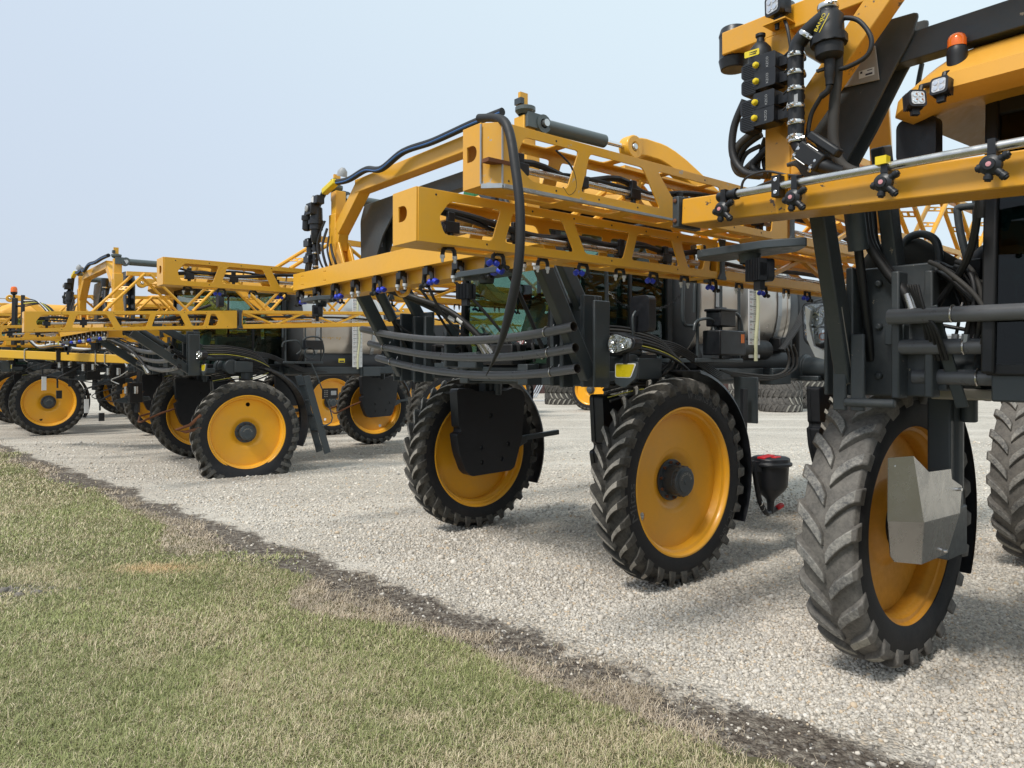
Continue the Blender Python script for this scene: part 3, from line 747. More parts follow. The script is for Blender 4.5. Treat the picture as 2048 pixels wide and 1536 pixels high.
        # corner brackets that carry the lift links
        for u in (-1, 1):
            v = 1.05 + vo; mb = MB('slate_worn' if s.worn else 'slate')
            mb.box((u * 1.36, v - .02, 2.39), (.52, .05, .84)); mb.box((u * 1.585, v + .02, 2.39), (.05, .24, .84)); mb.box((u * 1.30, v + .06, 2.36), (.05, .14, .80)); mb.box((u * 1.12, v + .03, 2.36), (.05, .12, .78))
            mb.box((u * 1.74, v + .05, 2.36), (.03, .20, .78)); mb.box((u * 1.3, v - .2, 2.06), (.5, .4, .10))
            for z in (2.1, 2.42, 2.7): mb.cyl((u * 1.45, v + .0, z), (u * 1.45, v + .035, z), .026, None, 6)
            s.P('link_bracket', mb, .01)
    def links(s):
        """parallel lift links and ram on each side, from the corner brackets up to the boom beam"""
        vo = s.vo; vt, zt = s.vm - .25, s.zb - .02 + (.22 if s.worn else 0)
        for u in (-1, 1):
            mat = 'slate_worn' if s.worn else 'slate'
            a, b = (u * 1.62, 1.14 + vo, 2.06), (u * 1.62, vt, zt)
            lk = s.P('lift_link', MB(mat).beam(a, b, .10, .15, up=(0, 1, 1)), .012)
            if s.worn: part('worn_edge', MB('taupe').beam(Vector(a).lerp(Vector(b), .02) + Vector((-u * .052, .03, 0)), Vector(a).lerp(Vector(b), .42) + Vector((-u * .052, .03, 0)), .004, .006), lk); part('pivot_pin', MB('steel').cyl((u * 1.55, 1.14 + vo, 2.09), (u * 1.70, 1.14 + vo, 2.09), .03, None, 14), lk)
            a2, b2 = (u * 1.40, .86 + vo, 2.50), (u * 1.40, vt - .36, zt + (.36 if s.worn else .22))
            s.P('lift_link', MB(mat).beam(a2, b2, .09, .13, up=(0, 1, 1)), .012)
            p, q = Vector((u * 1.51, 1.04 + vo, 2.20)), Vector((u * 1.51, vt - .16, zt + (.22 if s.worn else .05))); m_ = q + (p - q) * .42
            ram = s.P('lift_ram', MB('slate').cyl(q, m_, .062, None, 18))
            part('rod', MB('black').cyl(m_, p, .028, None, 12), ram)
    def pipes(s):
        vo = s.vo
        z0 = (2.50, 2.32, 2.14); ends = [(-1.98, 1.81), (-1.93, 1.75), (-1.88, 1.69)] if not s.worn else [(-1.05, 1.9)] * 3
        for i in range(3):
            if s.worn:
                p0 = s.pix((1778, 1802, 1828)[i], (634, 694, 753)[i], v=.86 - .10 * i + .0); L = 2.6
                pts = [(p0.x + L * k / 8, p0.y, p0.z - (.02 * k / 8)) for k in range(9)]; rad = .047
            else:
                v = 1.14 + vo + .37 - .08 * i; a, b = ends[i]; pts = []; rad = .042
                for k in range(15):
                    q = k / 14; sg = 4 * q * (1 - q); pts.append((a + (b - a) * q, v - .08 * sg, z0[i] + .12 * (1 - q) - .13 * sg))
            mb = MB('pipe_grey'); mb.tube(pts, rad, None, 18, cap=False); d = (Vector(pts[-1]) - Vector(pts[-2])).normalized()
            mb.lathe([(-.004, rad), (-.004, rad * .8), (-.10, rad * .8)], 'pipe_inside', pts[-1], d, 18); mb.lathe([(-.004, rad), (-.004, rad * .8), (-.10, rad * .8)], 'pipe_inside', pts[0], Vector(pts[0]) - Vector(pts[1]), 18)
            for k in range(len(mb.f)):
                pass
            pi = s.P('drop_pipe', mb)
            for q in ((.09, .90) if not s.worn else (.14,)):
                j = q * (len(pts) - 1); j0 = int(j); p = Vector(pts[j0]).lerp(Vector(pts[min(j0 + 1, len(pts) - 1)]), j - j0); r = rad + .006
                ring = [(p.x, p.y + r * math.cos(t), p.z + r * math.sin(t)) for t in [R(-60 + 300 * k / 14) for k in range(15)]]
                part('hanger_hook', MB('steel').tube(ring + [(p.x + .03, p.y - .06, p.z + .07)], .006, None, 8), pi)
    # ---- cab
    def cab(s, logo=False, gps=False, beacon=False):
        hw, v0, v1, z0, z1 = .77, -1.05, .80, 2.12, (3.70 if s.worn else 3.80)
        mb = MB('black')
        mb.box((0, (v0 + v1) / 2, z0 - .08), (2 * hw, v1 - v0, .16), 'slate')
        F = [(-hw, v1 + .06), (hw, v1 + .06)]; 
        for u in (-1, 1):
            mb.beam((u * hw, v1 + .02, z0), (u * hw, v1 - .06, z1), .07, .09); mb.beam((u * hw, v0, z0), (u * hw, v0, z1), .08, .10)
            mb.beam((u * hw, -.38, z0), (u * hw, -.38, z1), .04, .05)
            mb.beam((u * hw, v0, z0 + .03), (u * hw, v1, z0 + .03), .06, .08); mb.beam((u * hw, v0, z1 - .03), (u * hw, v1 - .05, z1 - .03), .07, .10)
        mb.beam((-hw, v1, z0 + .03), (hw, v1, z0 + .03), .07, .08); mb.beam((-hw, v1 - .06, z1 - .04), (hw, v1 - .06, z1 - .04), .07, .12)
        mb.beam((-hw, v0, z0 + .03), (hw, v0, z0 + .03), .07, .08); mb.box((0, v0, z0 + .35), (2 * hw, .06, .6))
        c = s.P('cab', mb, .012)
        gl = 'dark_glass' if s.worn else 'cab_glass'
        def pane(q, name='window_pane'):
            b = [Vector(p) for p in q]; n = (b[1] - b[0]).cross(b[2] - b[0]).normalized() * .006
            part(name, MB(gl).hexa([p - n for p in b] + [p + n for p in b]), c)
        e = .03
        pane([(-hw + e, v1 + .03, z0 + .05), (hw - e, v1 + .03, z0 + .05), (hw - e, v1 - .05, z1 - .08), (-hw + e, v1 - .05, z1 - .08)], 'windscreen')
        for u in (-1, 1):
            pane([(u * hw, -.34, z0 + .06), (u * hw, v1 - .02, z0 + .06), (u * hw, v1 - .09, z1 - .07), (u * hw, -.34, z1 - .07)])
            pane([(u * hw, v0 + .05, z0 + .06), (u * hw, -.42, z0 + .06), (u * hw, -.42, z1 - .07), (u * hw, v0 + .05, z1 - .07)])
        pane([(-hw + e, v0, z0 + .66), (hw - e, v0, z0 + .66), (hw - e, v0, z1 - .08), (-hw + e, v0, z1 - .08)], 'rear_window')
        st = MB('seat'); st.box((0, -.42, 2.62), (.54, .52, .16)); st.box((0, -.68, 2.98), (.50, .16, .72)); st.box((0, -.70, 3.42), (.28, .12, .2)); st.box((0, -.42, 2.36), (.4, .4, .4)); st.box((-.33, -.42, 2.84), (.1, .45, .07)); st.box((.33, -.42, 2.84), (.1, .45, .07))
        part('seat', st, c, .04)
        cs = MB('cab_trim'); cs.beam((0, .50, 2.12), (0, .34, 2.78), .30, .24, up=(0, 1, 0), w2=.18, h2=.16); cs.lathe([(0, .09), (.12, .085), (.14, .06)], None, (0, .34, 2.76), (0, -.35, 1), 16)
        cs.box((-.45, -.35, 2.55), (.2, .7, .5)); cs.box((-.5, .1, 3.0), (.06, .22, .3), 'black'); cs.box((0, .62, 2.2), (1.3, .3, .12), 'cab_trim')
        part('steering_console', cs, c, .02)
        sw = MB('black'); ring = [(.19 * math.cos(2 * math.pi * k / 24), .28 + .17 * math.sin(2 * math.pi * k / 24), 2.93 - .08 * math.sin(2 * math.pi * k / 24)) for k in range(25)]
        sw.tube(ring, .016, None, 8); sw.cyl((0, .28, 2.93), (0, .34, 2.78), .025); sw.beam((-.18, .28, 2.93), (.18, .28, 2.93), .03, .015); part('steering_wheel', sw, c)
        if logo:
            lg = MB('white'); o = s.pix(1041.5, 680, v=v1 + .045); ex, ey = Vector((1, 0, 0)), Vector((0, 0, 1))
            lg.prism(circle(0, 0, .060, 28), [], .004, o, ex, ey)
            lg.lathe([(0, .058), (.004, .058), (.004, .045), (0, .045)], 'ink_red', o + Vector((0, .002, 0)), (0, 1, 0), 28, closed=True)
            put_text(lg, 'H', .075, o + Vector((0, .0075, 0)), ex, ey, 'ink_red', 1.1)
            part('round_emblem', lg, c)
        # roof: a wide visor cap lofted from rounded rectangles
        mb = MB('roof_orange'); vs = []; n = None
        xs_ = 1.07 if s.worn else 1.0; fw = .03 if s.worn else 0.0; dr_ = .16 if s.worn else .10
        lay = [(.80, -1.02, .76, z1 - .03, .10), (.88, -1.10, .92, z1 + .0, .14), (1.02, -1.22, 1.18, z1 - .04, .2), (1.08, -1.28, 1.30, z1 + .02, .24), (1.07, -1.27, 1.29, z1 + .10, .24), (1.0, -1.2, 1.12, z1 + .21, .26), (.86, -1.08, .85, z1 + .29, .30), (.6, -.8, .5, z1 + .325, .3)]
        for hu, b0, b1, z, r in lay:
            if hu > .9: hu, b1 = hu * xs_, b1 + fw
            L = rrect(-hu, b0, hu, b1, r, 6); n = len(L)
            for x, y in L:
                arch = .07 * (1 - (x / hu) ** 2) * max(0, (y - b0) / (b1 - b0)) if z > z1 - .06 else 0
                drop = -dr_ * max(0, (y - .75) / .55) * (abs(x) / hu) ** 2
                vs.append((x, y, z + arch + drop))
        fs = [(i * n + j, i * n + (j + 1) % n, (i + 1) * n + (j + 1) % n, (i + 1) * n + j) for i in range(len(lay) - 1) for j in range(n)]
        fs += [tuple(range(n))[::-1], tuple((len(lay) - 1) * n + j for j in range(n))]
        mb.add(vs, fs); roof = s.P('cab_roof', mb)
        if gps:
            gc = s.pix(946, 396, v=.9); part('receiver', MB('green').prism(rrect(-.10, -.09, .10, .09, .04, 4), [], .13, gc, (1, 0, 0), (0, 0, 1)).box(gc + Vector((0, -.04, -.15)), (.08, .06, .16), 'black'), roof, .015)
        if beacon:
            b = s.pix(1914, 113, u=-.80)
            part('beacon_base', MB('black').lathe([(-.06, .048), (0, .05), (.02, .051), (.04, .048), (.05, .043), (.05, 0)], None, b, (0, 0, 1), 24), roof)
            part('beacon', MB('amber').lathe([(.05, .046), (.09, .046), (.11, .039), (.121, .025), (.124, 0)], None, b, (0, 0, 1), 24), roof)
            for px, py, r_ in ((1880, 172, .0), (1833, 198, .45)):
                c_ = s.pix(px, py, v=1.38 if r_ == 0 else 1.44); o = part('work_lamp', lamp_mb, roof, 0, key='lamp', loc=c_)
                o.rotation_euler = (R(8), 0, r_ * 2.2 - .1); o.scale = (.80,) * 3
                part('lamp_bracket', MB('black').tube([c_ + Vector((0, -.05, .05)), c_ + Vector((.0, -.06, .08)), c_ + Vector((.02, -.12, .10))], .014), roof)
        return c
    # ---- tank, hood, platform
    def tank(s, text=False, detail=True):
        mb = MB('inox'); ru, rz, zc = .98, .90, 3.0; v0, v1 = -1.45, -3.35; n = 56
        prof = [(-1.12, .45, 'dome_grey'), (-1.18, .72, 'dome_grey'), (-1.28, .92, 'dome_grey'), (-1.42, .995, 'dome_grey'), (-1.425, 1.01, 'inox'), (-1.50, 1.01, 'inox'), (-1.505, 1.0, 'inox')] + [(-1.505 - 1.85 * k / 6, 1.0, 'inox') for k in range(1, 7)] + [(-3.36, 1.008, 'inox'), (-3.42, 1.008, 'inox'), (-3.425, .99, 'tank_black'), (-3.7, .93, 'tank_black'), (-4.1, .74, 'tank_black'), (-4.2, .5, 'tank_black')]
        for i in range(len(prof) - 1):
            vs = []
            for v, k, _ in prof[i:i + 2]:
                for j in range(n):
                    t = 2 * math.pi * j / n; e = .82
                    cu, cz = math.cos(t), math.sin(t)
                    vs.append((ru * k * math.copysign(abs(cu) ** e, cu), v, zc + rz * k * math.copysign(abs(cz) ** e, cz)))
            mb.add(vs, [(j, (j + 1) % n, n + (j + 1) % n, n + j) for j in range(n)], prof[i + 1][2] if i != 3 else 'inox')
        k = ru * .45
        vs = [(ru * .45 * math.copysign(abs(math.cos(2 * math.pi * j / n)) ** .82, math.cos(2 * math.pi * j / n)), -1.12, zc + rz * .45 * math.copysign(abs(math.sin(2 * math.pi * j / n)) ** .82, math.sin(2 * math.pi * j / n))) for j in range(n)]
        mb.add(vs, [tuple(range(n))], 'dome_grey')
        # weld the rings so that shading is continuous
        t_ = s.P('tank', mb.mesh('tank') if False else mb, 0)
        bm = bmesh.new(); bm.from_mesh(t_.data); bmesh.ops.remove_doubles(bm, verts=bm.verts, dist=1e-4); bmesh.ops.recalc_face_normals(bm, faces=bm.faces); bm.to_mesh(t_.data); bm.free()
        t_.data.set_sharp_from_angle(angle=R(50))
        for v in (-1.75, -3.15): 
            st = MB('galvanised'); q = []
            for j in range(25):
                a = R(-40 + 260 * j / 24) ; cu, cz = math.cos(a), math.sin(a); q.append((1.012 * ru * math.copysign(abs(cu) ** .82, cu), v, zc + rz * 1.012 * math.copysign(abs(cz) ** .82, cz)))
            for i in range(24):
                p0, p1 = Vector(q[i]), Vector(q[i + 1]); w_ = Vector((0, .045, 0)); o_ = (Vector((p0.x, 0, p0.z - zc))).normalized() * .006
                st.hexa([p0 - w_, p0 + w_, p1 + w_, p1 - w_, p0 - w_ + o_, p0 + w_ + o_, p1 + w_ + o_, p1 - w_ + o_])
            part('strap', st, t_)
        # sight gauge: ruler with a clear hose
        vg = -2.42 if s.detail > 1 else -2.68; ug = 1.06; zt, z0 = 3.72, 2.26 if s.detail > 1 else 2.12
        g = MB('ruler_white'); g.prism(rrect(vg - .125, z0, vg + .125, zt, .01, 2), [], .008, (ug, 0, 0), (0, 1, 0), (0, 0, 1))
        gz = part('gauge_board', g, t_)
        lt = MB('ink'); ex, ey = Vector((0, -1, 0)), Vector((0, 0, 1))
        val = 50; z = z0 + .10; i = 0
        while z < zt - .05:
            put_text(lt, str(val), .040, (ug + .0055, vg + .080, z), ex, ey, 'ink', 1.0, 2); lt.box((ug + .005, vg + .01, z), (.002, .09, .006))
            put_text(lt, str(val // 4), .034, (ug + .0055, vg - .095, z), ex, ey, 'ink', 1.0, 2)
            put_text(lt, str(round(val * 3.785, -1))[:-2], .026, (ug + .0055, vg + .080, z - .042), ex, ey, 'ink_red', 1.0, 2)
            for q in (.25, .5, .75): lt.box((ug + .005, vg - .0, z + q * .09), (.002, .04, .003))
            i += 1; val += 50; z += max(.105 - .002 * i, .086) + (.03 if i < 3 else 0)
        part('gauge_scale', lt, gz)
        part('sight_hose', MB('clear_tube').tube([(ug + .025, vg + .0, z0 - .04), (ug + .025, vg + .0, z0 + .2), (ug + .03, vg - .04, z0 + .6), (ug + .03, vg - .03, z0 + .9), (ug + .028, vg + .01, z0 + 1.15), (ug + .026, vg - .01, zt + .05)], .024, None, 10, 5), gz)
        if text:
            tx = MB('gold'); put_text(tx, 'PowrSpray', .13, (.968, -1.98, 2.80), Vector((0, -1, 0)), Vector((.05, 0, 1)), 'gold', 1.25); o = part('tank_lettering', tx, t_)
            wl = MB('warning_yellow'); wl.box((1.04, -2.30, 2.27), (.006, .15, .09)); wl.box((1.045, -2.30, 2.255), (.004, .11, .03), 'ink'); part('warning_label', wl, t_)
        ch = MB('tank_black')
        ch.cyl((.62, -1.5, 2.22), (.62, -3.5, 2.22), .30, None, 24) ; ch.cyl((-.62, -1.5, 2.22), (-.62, -3.5, 2.22), .30, None, 24)
        s.P('rinse_tank', ch, .03)
        hd = MB('tank_black'); hd.box((0, -4.75, 2.75), (1.5, 1.5, 1.1)); hd.beam((0, -5.5, 2.7), (0, -6.0, 2.5), 1.4, .9, w2=1.2, h2=.6)
        s.P('engine_hood', hd, .08)
        # frame skirt and services along the left side
        sk = MB('slate'); sk.box((.86, -2.4, 2.05), (.16, 2.9, .16)); sk.box((-.86, -2.4, 2.05), (.16, 2.9, .16)); sk.box((.98, -3.05, 2.02), (.2, .45, .22)); sk.box((.98, -1.25, 2.05), (.3, .5, .14))
        s.P('side_rail', sk, .01)
    def platform(s, ladder=False, boxes=True):
        mb = MB('slate'); u = 1.22
        mb.box((u - .1, -1.25, 2.22), (.5, .9, .05)); s.P('platform', mb, .01)
        rl = MB('slate')
        for v in (-.86, -1.3, -1.66): rl.tube([(u + .12, v, 2.22), (u + .12, v, 3.15)], .018)
        rl.tube([(u + .12, -.80, 2.75), (u + .12, -.86, 3.2), (u + .12, -1.3, 3.22), (u + .12, -1.66, 3.15)], .019, None, 8, 4)
        rl.tube([(u + .13, -1.25, 2.5), (u + .13, -1.28, 2.74), (u + .13, -1.62, 2.76), (u + .13, -1.72, 2.5), (u + .13, -1.66, 2.3)], .019, None, 8, 5)
        rl.tube([(u + .13, -.78, 2.55), (u + .13, -.84, 2.66), (u + .13, -1.12, 2.68), (u + .13, -1.2, 2.5), (u + .13, -1.1, 2.4)], .017, None, 8, 5)
        s.P('handrail', rl)
        if boxes:
            b = MB('black_plastic'); b.box((u + .18, -1.28, 2.42), (.24, .50, .28)); t_ = s.P('tool_box', b, .015)
            part('warning_label', MB('warning_orange').box((u + .302, -1.46, 2.47), (.004, .06, .10)), t_)
            b = MB('black_plastic'); b.box((u + .12, -1.30, 2.70), (.2, .30, .18)); b.box((u + .12, -1.30, 2.795), (.23, .34, .03)); b.box((u + .12, -1.30, 2.82), (.06, .16, .03)); s.P('battery_box', b, .012)
        if ladder:
            top = s.pix(612, 775, u=1.95); bot = s.pix(655, 906, u=2.0); top.z = 1.95
            L = MB('slate'); d = Vector((0, -.42, 0))
            L.beam(top, bot, .05, .14, up=(0, 1, 0)); L.beam(top + d * .0 + Vector((-.38, .0, 0)), bot + Vector((-.38, 0, 0)), .05, .14, up=(0, 1, 0))
            for k in range(5):
                c_ = top.lerp(bot, .12 + .2 * k); L.box(c_ + Vector((-.19, 0, 0)), (.36, .12, .03))
            lad = s.P('ladder', L, .008)
            part('handrail', MB('slate').tube([top + Vector((.04, -.1, .25)), top + Vector((.06, -.25, -.1)), top.lerp(bot, .55) + Vector((.05, -.3, 0)), top.lerp(bot, .65) + Vector((.03, -.02, 0))], .014, None, 8, 4), lad)
            k_ = s.pix(660, 787, u=2.02); kp = MB('black_plastic'); kp.box(k_, (.05, .34, .22)); kp.box(k_ + Vector((.027, -.07, .01)), (.006, .12, .09), 'tag_grey')
            for a in range(4):
                for b_ in range(3): kp.box(k_ + Vector((.028, .13 - b_ * .03, .06 - a * .04)), (.006, .016, .018), 'taupe')
            part('control_keypad', kp, lad, .004)
    # ---- boom
    def center_beam(s):
        z, v = s.zb, s.vm + .22; hu = 2.25
        mat = 'orange_worn' if s.worn else 'orange'
        mb = MB(mat)
        if s.worn:
            mb.beam((-hu, v - .02, z + .068 + .0875), (hu, v - .02, z + .068 - .16), .25, .165)
        else:
            plate = [(-hu, z), (hu, z), (hu, z + .20), (-hu, z + .20)]
            holes = []
            for x in (-hu + .25, -hu + .85):
                for dx in (0, .035):
                    for dz in (.05, .15): holes.append(circle(x + dx, z + dz, .010, 8))
            mb.prism(plate, holes, .012, (0, v + .10, 0), (1, 0, 0), (0, 0, 1)); mb.box((0, v + .02, z + .194), (2 * hu, .15, .01)); mb.box((0, v + .02, z + .006), (2 * hu, .15, .01))
            mb.box((.15, v - .12, z - .04), (2 * hu - .7, .22, .17))
        cb = s.P('center_beam', mb, .008 if s.worn else .003)
        # rest plate and lamp under the beam's ends
        for u in (-1, 1):
            b = MB('slate'); c_ = (u * (1.40 if u > 0 else 1.80 + .05 * s.worn), v - .05, z - .13)
            b.prism(rpoly([(-.42, .06), (-.2, .16), (.3, .14), (.36, .02), (.3, -.14), (-.25, -.12)], .04), [], .05, c_, (u, 0, 0), (0, 1, 0)); b.lathe([(0, .07), (.06, .06)], None, (c_[0], c_[1], c_[2] - .02), (0, 0, -1), 18)
            rp_ = part('rest_plate', b, cb, .006)
        if s.detail:
            for u in (-1, 1):
                o = part('work_lamp', lamp_mb, cb, 0, key='lamp', loc=(u * (1.20 if u > 0 else 1.72), v + .0, z - .27), rotz=R(180 + 20 * u)); o.scale = (1.2,) * 3
        if not s.worn:
            i = 0; u = -hu + .10
            while u < hu:
                k = 'blue' if i % 2 == 0 else 'grey'
                o = part('nozzle', (lambda k=k: nozzle_mb(k)), cb, 0, key=('noz', k), loc=(u, v + .06, z - .02)); o.rotation_euler.z = R(90); o.scale = (1.5, 1.35, 1.2)
                u += .47; i += 1
        return cb
    def gantry(s, corner=True):
        """orange end frames: posts, sloping braces and the long top tube, with the dark transom behind"""
        z0, zt, v = s.zb + .15, s.ztop, s.vm; pu = 1.72; mat = 'orange_worn' if s.worn else 'orange'
        g = MB(mat)
        ext = 2.12 if s.worn else 1.15
        g.beam((-ext, v, zt), (ext, v, zt), .15, .15)
        for u in (-1, 1):
            g.beam((u * pu, v, z0), (u * pu, v, zt - (.07 if s.worn else .22)), .17, .15, up=(0, 1, 0))
            if s.worn: g.beam((u * 1.02, v + .01, zt + .02), (u * 1.68, v + .01, z0 + .40), .145, .13, up=(0, 1, 0))
            else:
                g.beam((u * 1.08, v, zt + .0), (u * 1.62, v, zt - .42), .15, .14, up=(0, 1, 0)); g.beam((u * 1.62, v, zt - .42), (u * 1.66, v, z0 + .30), .13, .13, up=(0, 1, 0))
                g.box((u * 1.70, v + .0, zt - .12), (.13, .13, .34))
            g.prism(rpoly([(-.30, 0), (.22, 0), (.20, .06), (.02, .42), (-.12, .42)], .03), [circle(.10, .10, .03, 12)], .03, (u * 1.60, v + .05, z0 - .02), (-u, 0, 0), (0, 0, 1))
            g.prism(rpoly([(-.30, 0), (.22, 0), (.20, .06), (.02, .42), (-.12, .42)], .03), [circle(.10, .10, .03, 12)], .03, (u * 1.60, v - .08, z0 - .02), (-u, 0, 0), (0, 0, 1))
        gp = s.P('mast_frame', g, .008)
        if s.worn:
            for u in (-1, 1):
                b = MB('rust'); b.k = []; c_ = (u * (ext - .02), v - .035, zt)
                b = MB('black_plastic'); b.lathe([(-.15, 0), (-.15, .085), (-.085, .10), (-.075, .095), (.065, .095), (.075, .10), (.125, .085), (.125, 0)], None, c_, (0, 0, 1), 22); part('bumper', b, gp, .006)
        # dark transom: cross tube with a tapering gusset plate at each end
        t = MB('slate_worn' if s.worn else 'slate'); vt = v - .26
        zt_ = zt; zt = zt - (.09 if s.worn else 0); t.beam((-1.30, vt, zt - .20), (1.30, vt, zt - .20), .11, .16)
        for u in (-1, 1):
            out = rpoly([(u * (.62 if not s.worn else 1.02), zt - .13), (u * 1.40, zt - .13), (u * 1.50, zt - .3), (u * 1.48, z0 + .05), (u * (1.24 if not s.worn else 1.32), z0 - .02), (u * (1.17 if not s.worn else 1.26), z0 + .10), (u * (.98 if not s.worn else 1.08), zt - (.55 if not s.worn else .38)), (u * (.66 if not s.worn else 1.03), zt - .27)], .04)
            if s.worn:
                pp = [s.pix(x, y, v=vt) for x, y in ((1735, 62), (1850, 30), (1838, 76), (1800, 145), (1745, 255), (1700, 338), (1625, 345), (1630, 200))]
                out = rpoly([(-u * p.x, p.z) for p in pp], .03)
            t.prism(out, [], .02, (0, vt + .07, 0), (1, 0, 0), (0, 0, 1)); t.prism(out, [], .02, (0, vt - .07, 0), (1, 0, 0), (0, 0, 1))
            hs = [circle(0, z0 + .16 + k * .18, .035, 12) for k in range(4)]
            if not s.worn: t.prism([(-.07, z0), (.07, z0), (.07, zt - .35), (-.07, zt - .35)], hs, .02, (u * 1.16, vt, 0), (0, 1, 0), (0, 0, 1))
        s.P('transom', t, .006); zt = zt_
        # fold rams along the machine at the top of each post, pulling on the boom's goose neck
        for u in (-1, 1):
            p, q = Vector((u * 1.76, v - .12, zt)), Vector((u * 1.80, v - 1.20, zt + .0)); m_ = p.lerp(q, .68)
            k = MB('ram_grey'); k.cyl(p + Vector((0, -.06, 0)), m_, .058, None, 20); k.lathe([(-.05, .04), (-.05, .075), (.05, .075), (.05, .04)], None, p, (1, 0, 0), 18, closed=True); k.box((u * 1.74, v - .02, zt + .01), (.12, .14, .12))
            k.lathe([(0, .06), (.03, .085), (.06, .085), (.07, .05), (.07, 0)], None, (u * 1.73, v + .02, zt + .06), (0, 0, 1), 18)
            r_ = s.P('fold_ram', k); part('rod', MB('chrome').cyl(m_, q, .022, None, 12), r_); part('pin', MB('steel').cyl(p + Vector((-.085, 0, 0)), p + Vector((.085, 0, 0)), .03, None, 14), r_)
            part('sensor_post', MB('orange').box((u * 1.70, v + .02, zt + .18), (.03, .08, .14)).box((u * 1.70, v + .06, zt + .17), (.08, .04, .05), 'slate'), r_)
        return gp
    def arm(s, side, scuffed=False, folded=True, nozzles=True, dz=0.0):
        """one boom wing folded back along the machine: boxed inner section with cut-outs, hinge, tubular outer section"""
        W, H, L = .26, s.H, s.Lin; v0 = s.vm + s.arm_f; uc = side * s.arm_u; mat = 'orange_scuffed' if scuffed else 'orange'
        za = s.za + dz; Z = lambda q: za + s.slope * q
        T = lambda du, q, dz: Vector((uc + du, v0 - q, Z(q) + dz))
        mb = MB(mat); b_, t_ = -H / 2, H / 2; lo, hi = b_ + .055, t_ - .055; mid = 0
        if scuffed:
            wins = [[(.16, mid - .03), (.24, hi), (.68, hi), (.58, lo), (.30, lo)], [(.78, hi), (1.28, hi), (1.46, lo), (.70, lo)], [(1.44, hi), (2.16, hi), (2.12, lo + .09), (1.60, lo + .09)], [(2.30, hi), (2.90, hi), (2.86, lo), (2.26, lo)]]
        else:
            wins = [[(.14, mid), (.22, hi), (.60, hi), (.53, lo), (.18, lo)], [(.70, hi), (1.12, hi), (1.23, lo), (.63, lo)], [(1.23, hi), (1.79, hi), (1.72, lo), (1.34, lo)], [(1.88, hi), (2.26, hi), (2.36, lo), (1.81, lo)], [(2.38, hi), (2.72, hi), (2.66, lo), (2.47, lo)], [(2.79, hi), (2.86, hi), (2.92, mid), (2.88, lo), (2.74, lo)]]
        wins = [rpoly(w_, .025, 2) for w_ in wins]
        sl = Vector((0, -1, s.slope)); uz = Vector((0, 0, 1)); o0 = Vector((uc, v0, za))
        ch = .075 if scuffed else 0.0; cu = .085 if scuffed else 0.0
        for du in (-W / 2, W / 2):
            c0 = ch if du * side < 0 else 0.0
            mb.prism([(c0, b_), (L, b_), (L, t_), (c0, t_)], wins, .010, o0 + Vector((du, 0, 0)), sl, uz)
        E_ = -side; cp = lambda: [(-E_ * (W / 2 - .006), 0), (E_ * (W / 2 - .006 - cu), 0), (E_ * (W / 2 - .006), ch), (E_ * (W / 2 - .006), L), (-E_ * (W / 2 - .006), L)] if scuffed else [(-W / 2 + .006, 0), (W / 2 - .006, 0), (W / 2 - .006, L), (-W / 2 + .006, L)]
        tw = [rpoly([(-W / 2 + .05, a), (W / 2 - .05, a), (W / 2 - .05, a + .44), (-W / 2 + .05, a + .44)], .03) for a in np.arange(.16, L - .4, .52)]; mb.prism(cp(), tw, .010, T(0, 0, t_ - .006), Vector((1, 0, 0)), sl)
        bw = [rpoly([(-W / 2 + .06, a), (W / 2 - .06, a), (W / 2 - .06, a + .38), (-W / 2 + .06, a + .38)], .03) for a in np.arange(.25, L - .4, .52)]
        mb.prism(cp(), bw, .010, T(0, 0, b_ + .006), Vector((1, 0, 0)), sl)
        dh = [(.055 * math.cos(R(a)), .045 * math.sin(R(a)) + .02) for a in range(-90, 91, 15)] + [(-.05, .065), (-.05, -.025)]
        E_ = -side
        mb.prism([(-E_ * W / 2, b_), (E_ * (W / 2 - cu), b_), (E_ * (W / 2 - cu), t_), (-E_ * W / 2, t_)], [[(x * .9 + (-.045 if scuffed else -.02 * side), z) for x, z in dh]], .012, T(0, -.006, 0), Vector((1, 0, 0)), uz)
        if scuffed: mb.hexa([T(E_ * (W / 2 - cu), 0, b_), T(E_ * (W / 2), ch, b_), T(E_ * (W / 2 - .012), ch, b_), T(E_ * (W / 2 - cu - .012), .002, b_), T(E_ * (W / 2 - cu), 0, t_), T(E_ * (W / 2), ch, t_), T(E_ * (W / 2 - .012), ch, t_), T(E_ * (W / 2 - cu - .012), .002, t_)])
        for q in np.arange(.12, L - .1, .37):
            for du in (-W / 2 - .005, W / 2 + .005):
                for dz_ in (t_ - .03, b_ + .03):
                    if rnd.random() < .6: mb.cyl(T(du - .002, q, dz_), T(du + .002, q, dz_), .007, 'black', 8)
        for q in np.arange(.4, L, .55): mb.beam(T(-W / 2 + .01, q, lo), T(-W / 2 + .02, q + .03, hi), .03, .02)
        a = s.P('boom_wing', mb, .004)
        part('spray_tube', MB('steel').tube([T(.02, .25, -.03), T(.02, L - .1, -.03)], .022, None, 12), a)
        hz = MB('hose')
        for k in range(2):
            pts = [T(rnd.uniform(-.08, .08), .12 + q * (L - .2) / 8, rnd.uniform(-.02, .08)) for q in range(9)]
            part('hose', MB('hose').tube(pts, (.022, .013)[k], None, 8, 4), a)
        for q in np.arange(.3, L - .2, .508):
            part('nozzle_holder', MB('black_plastic').box(T(.02, q, -.03), (.06, .10, .07)).box(T(.02, q, .03), (.03, .05, .07)).cyl(T(.02, q, -.05), T(.02, q, -.12), .02, None, 8), a, .005)
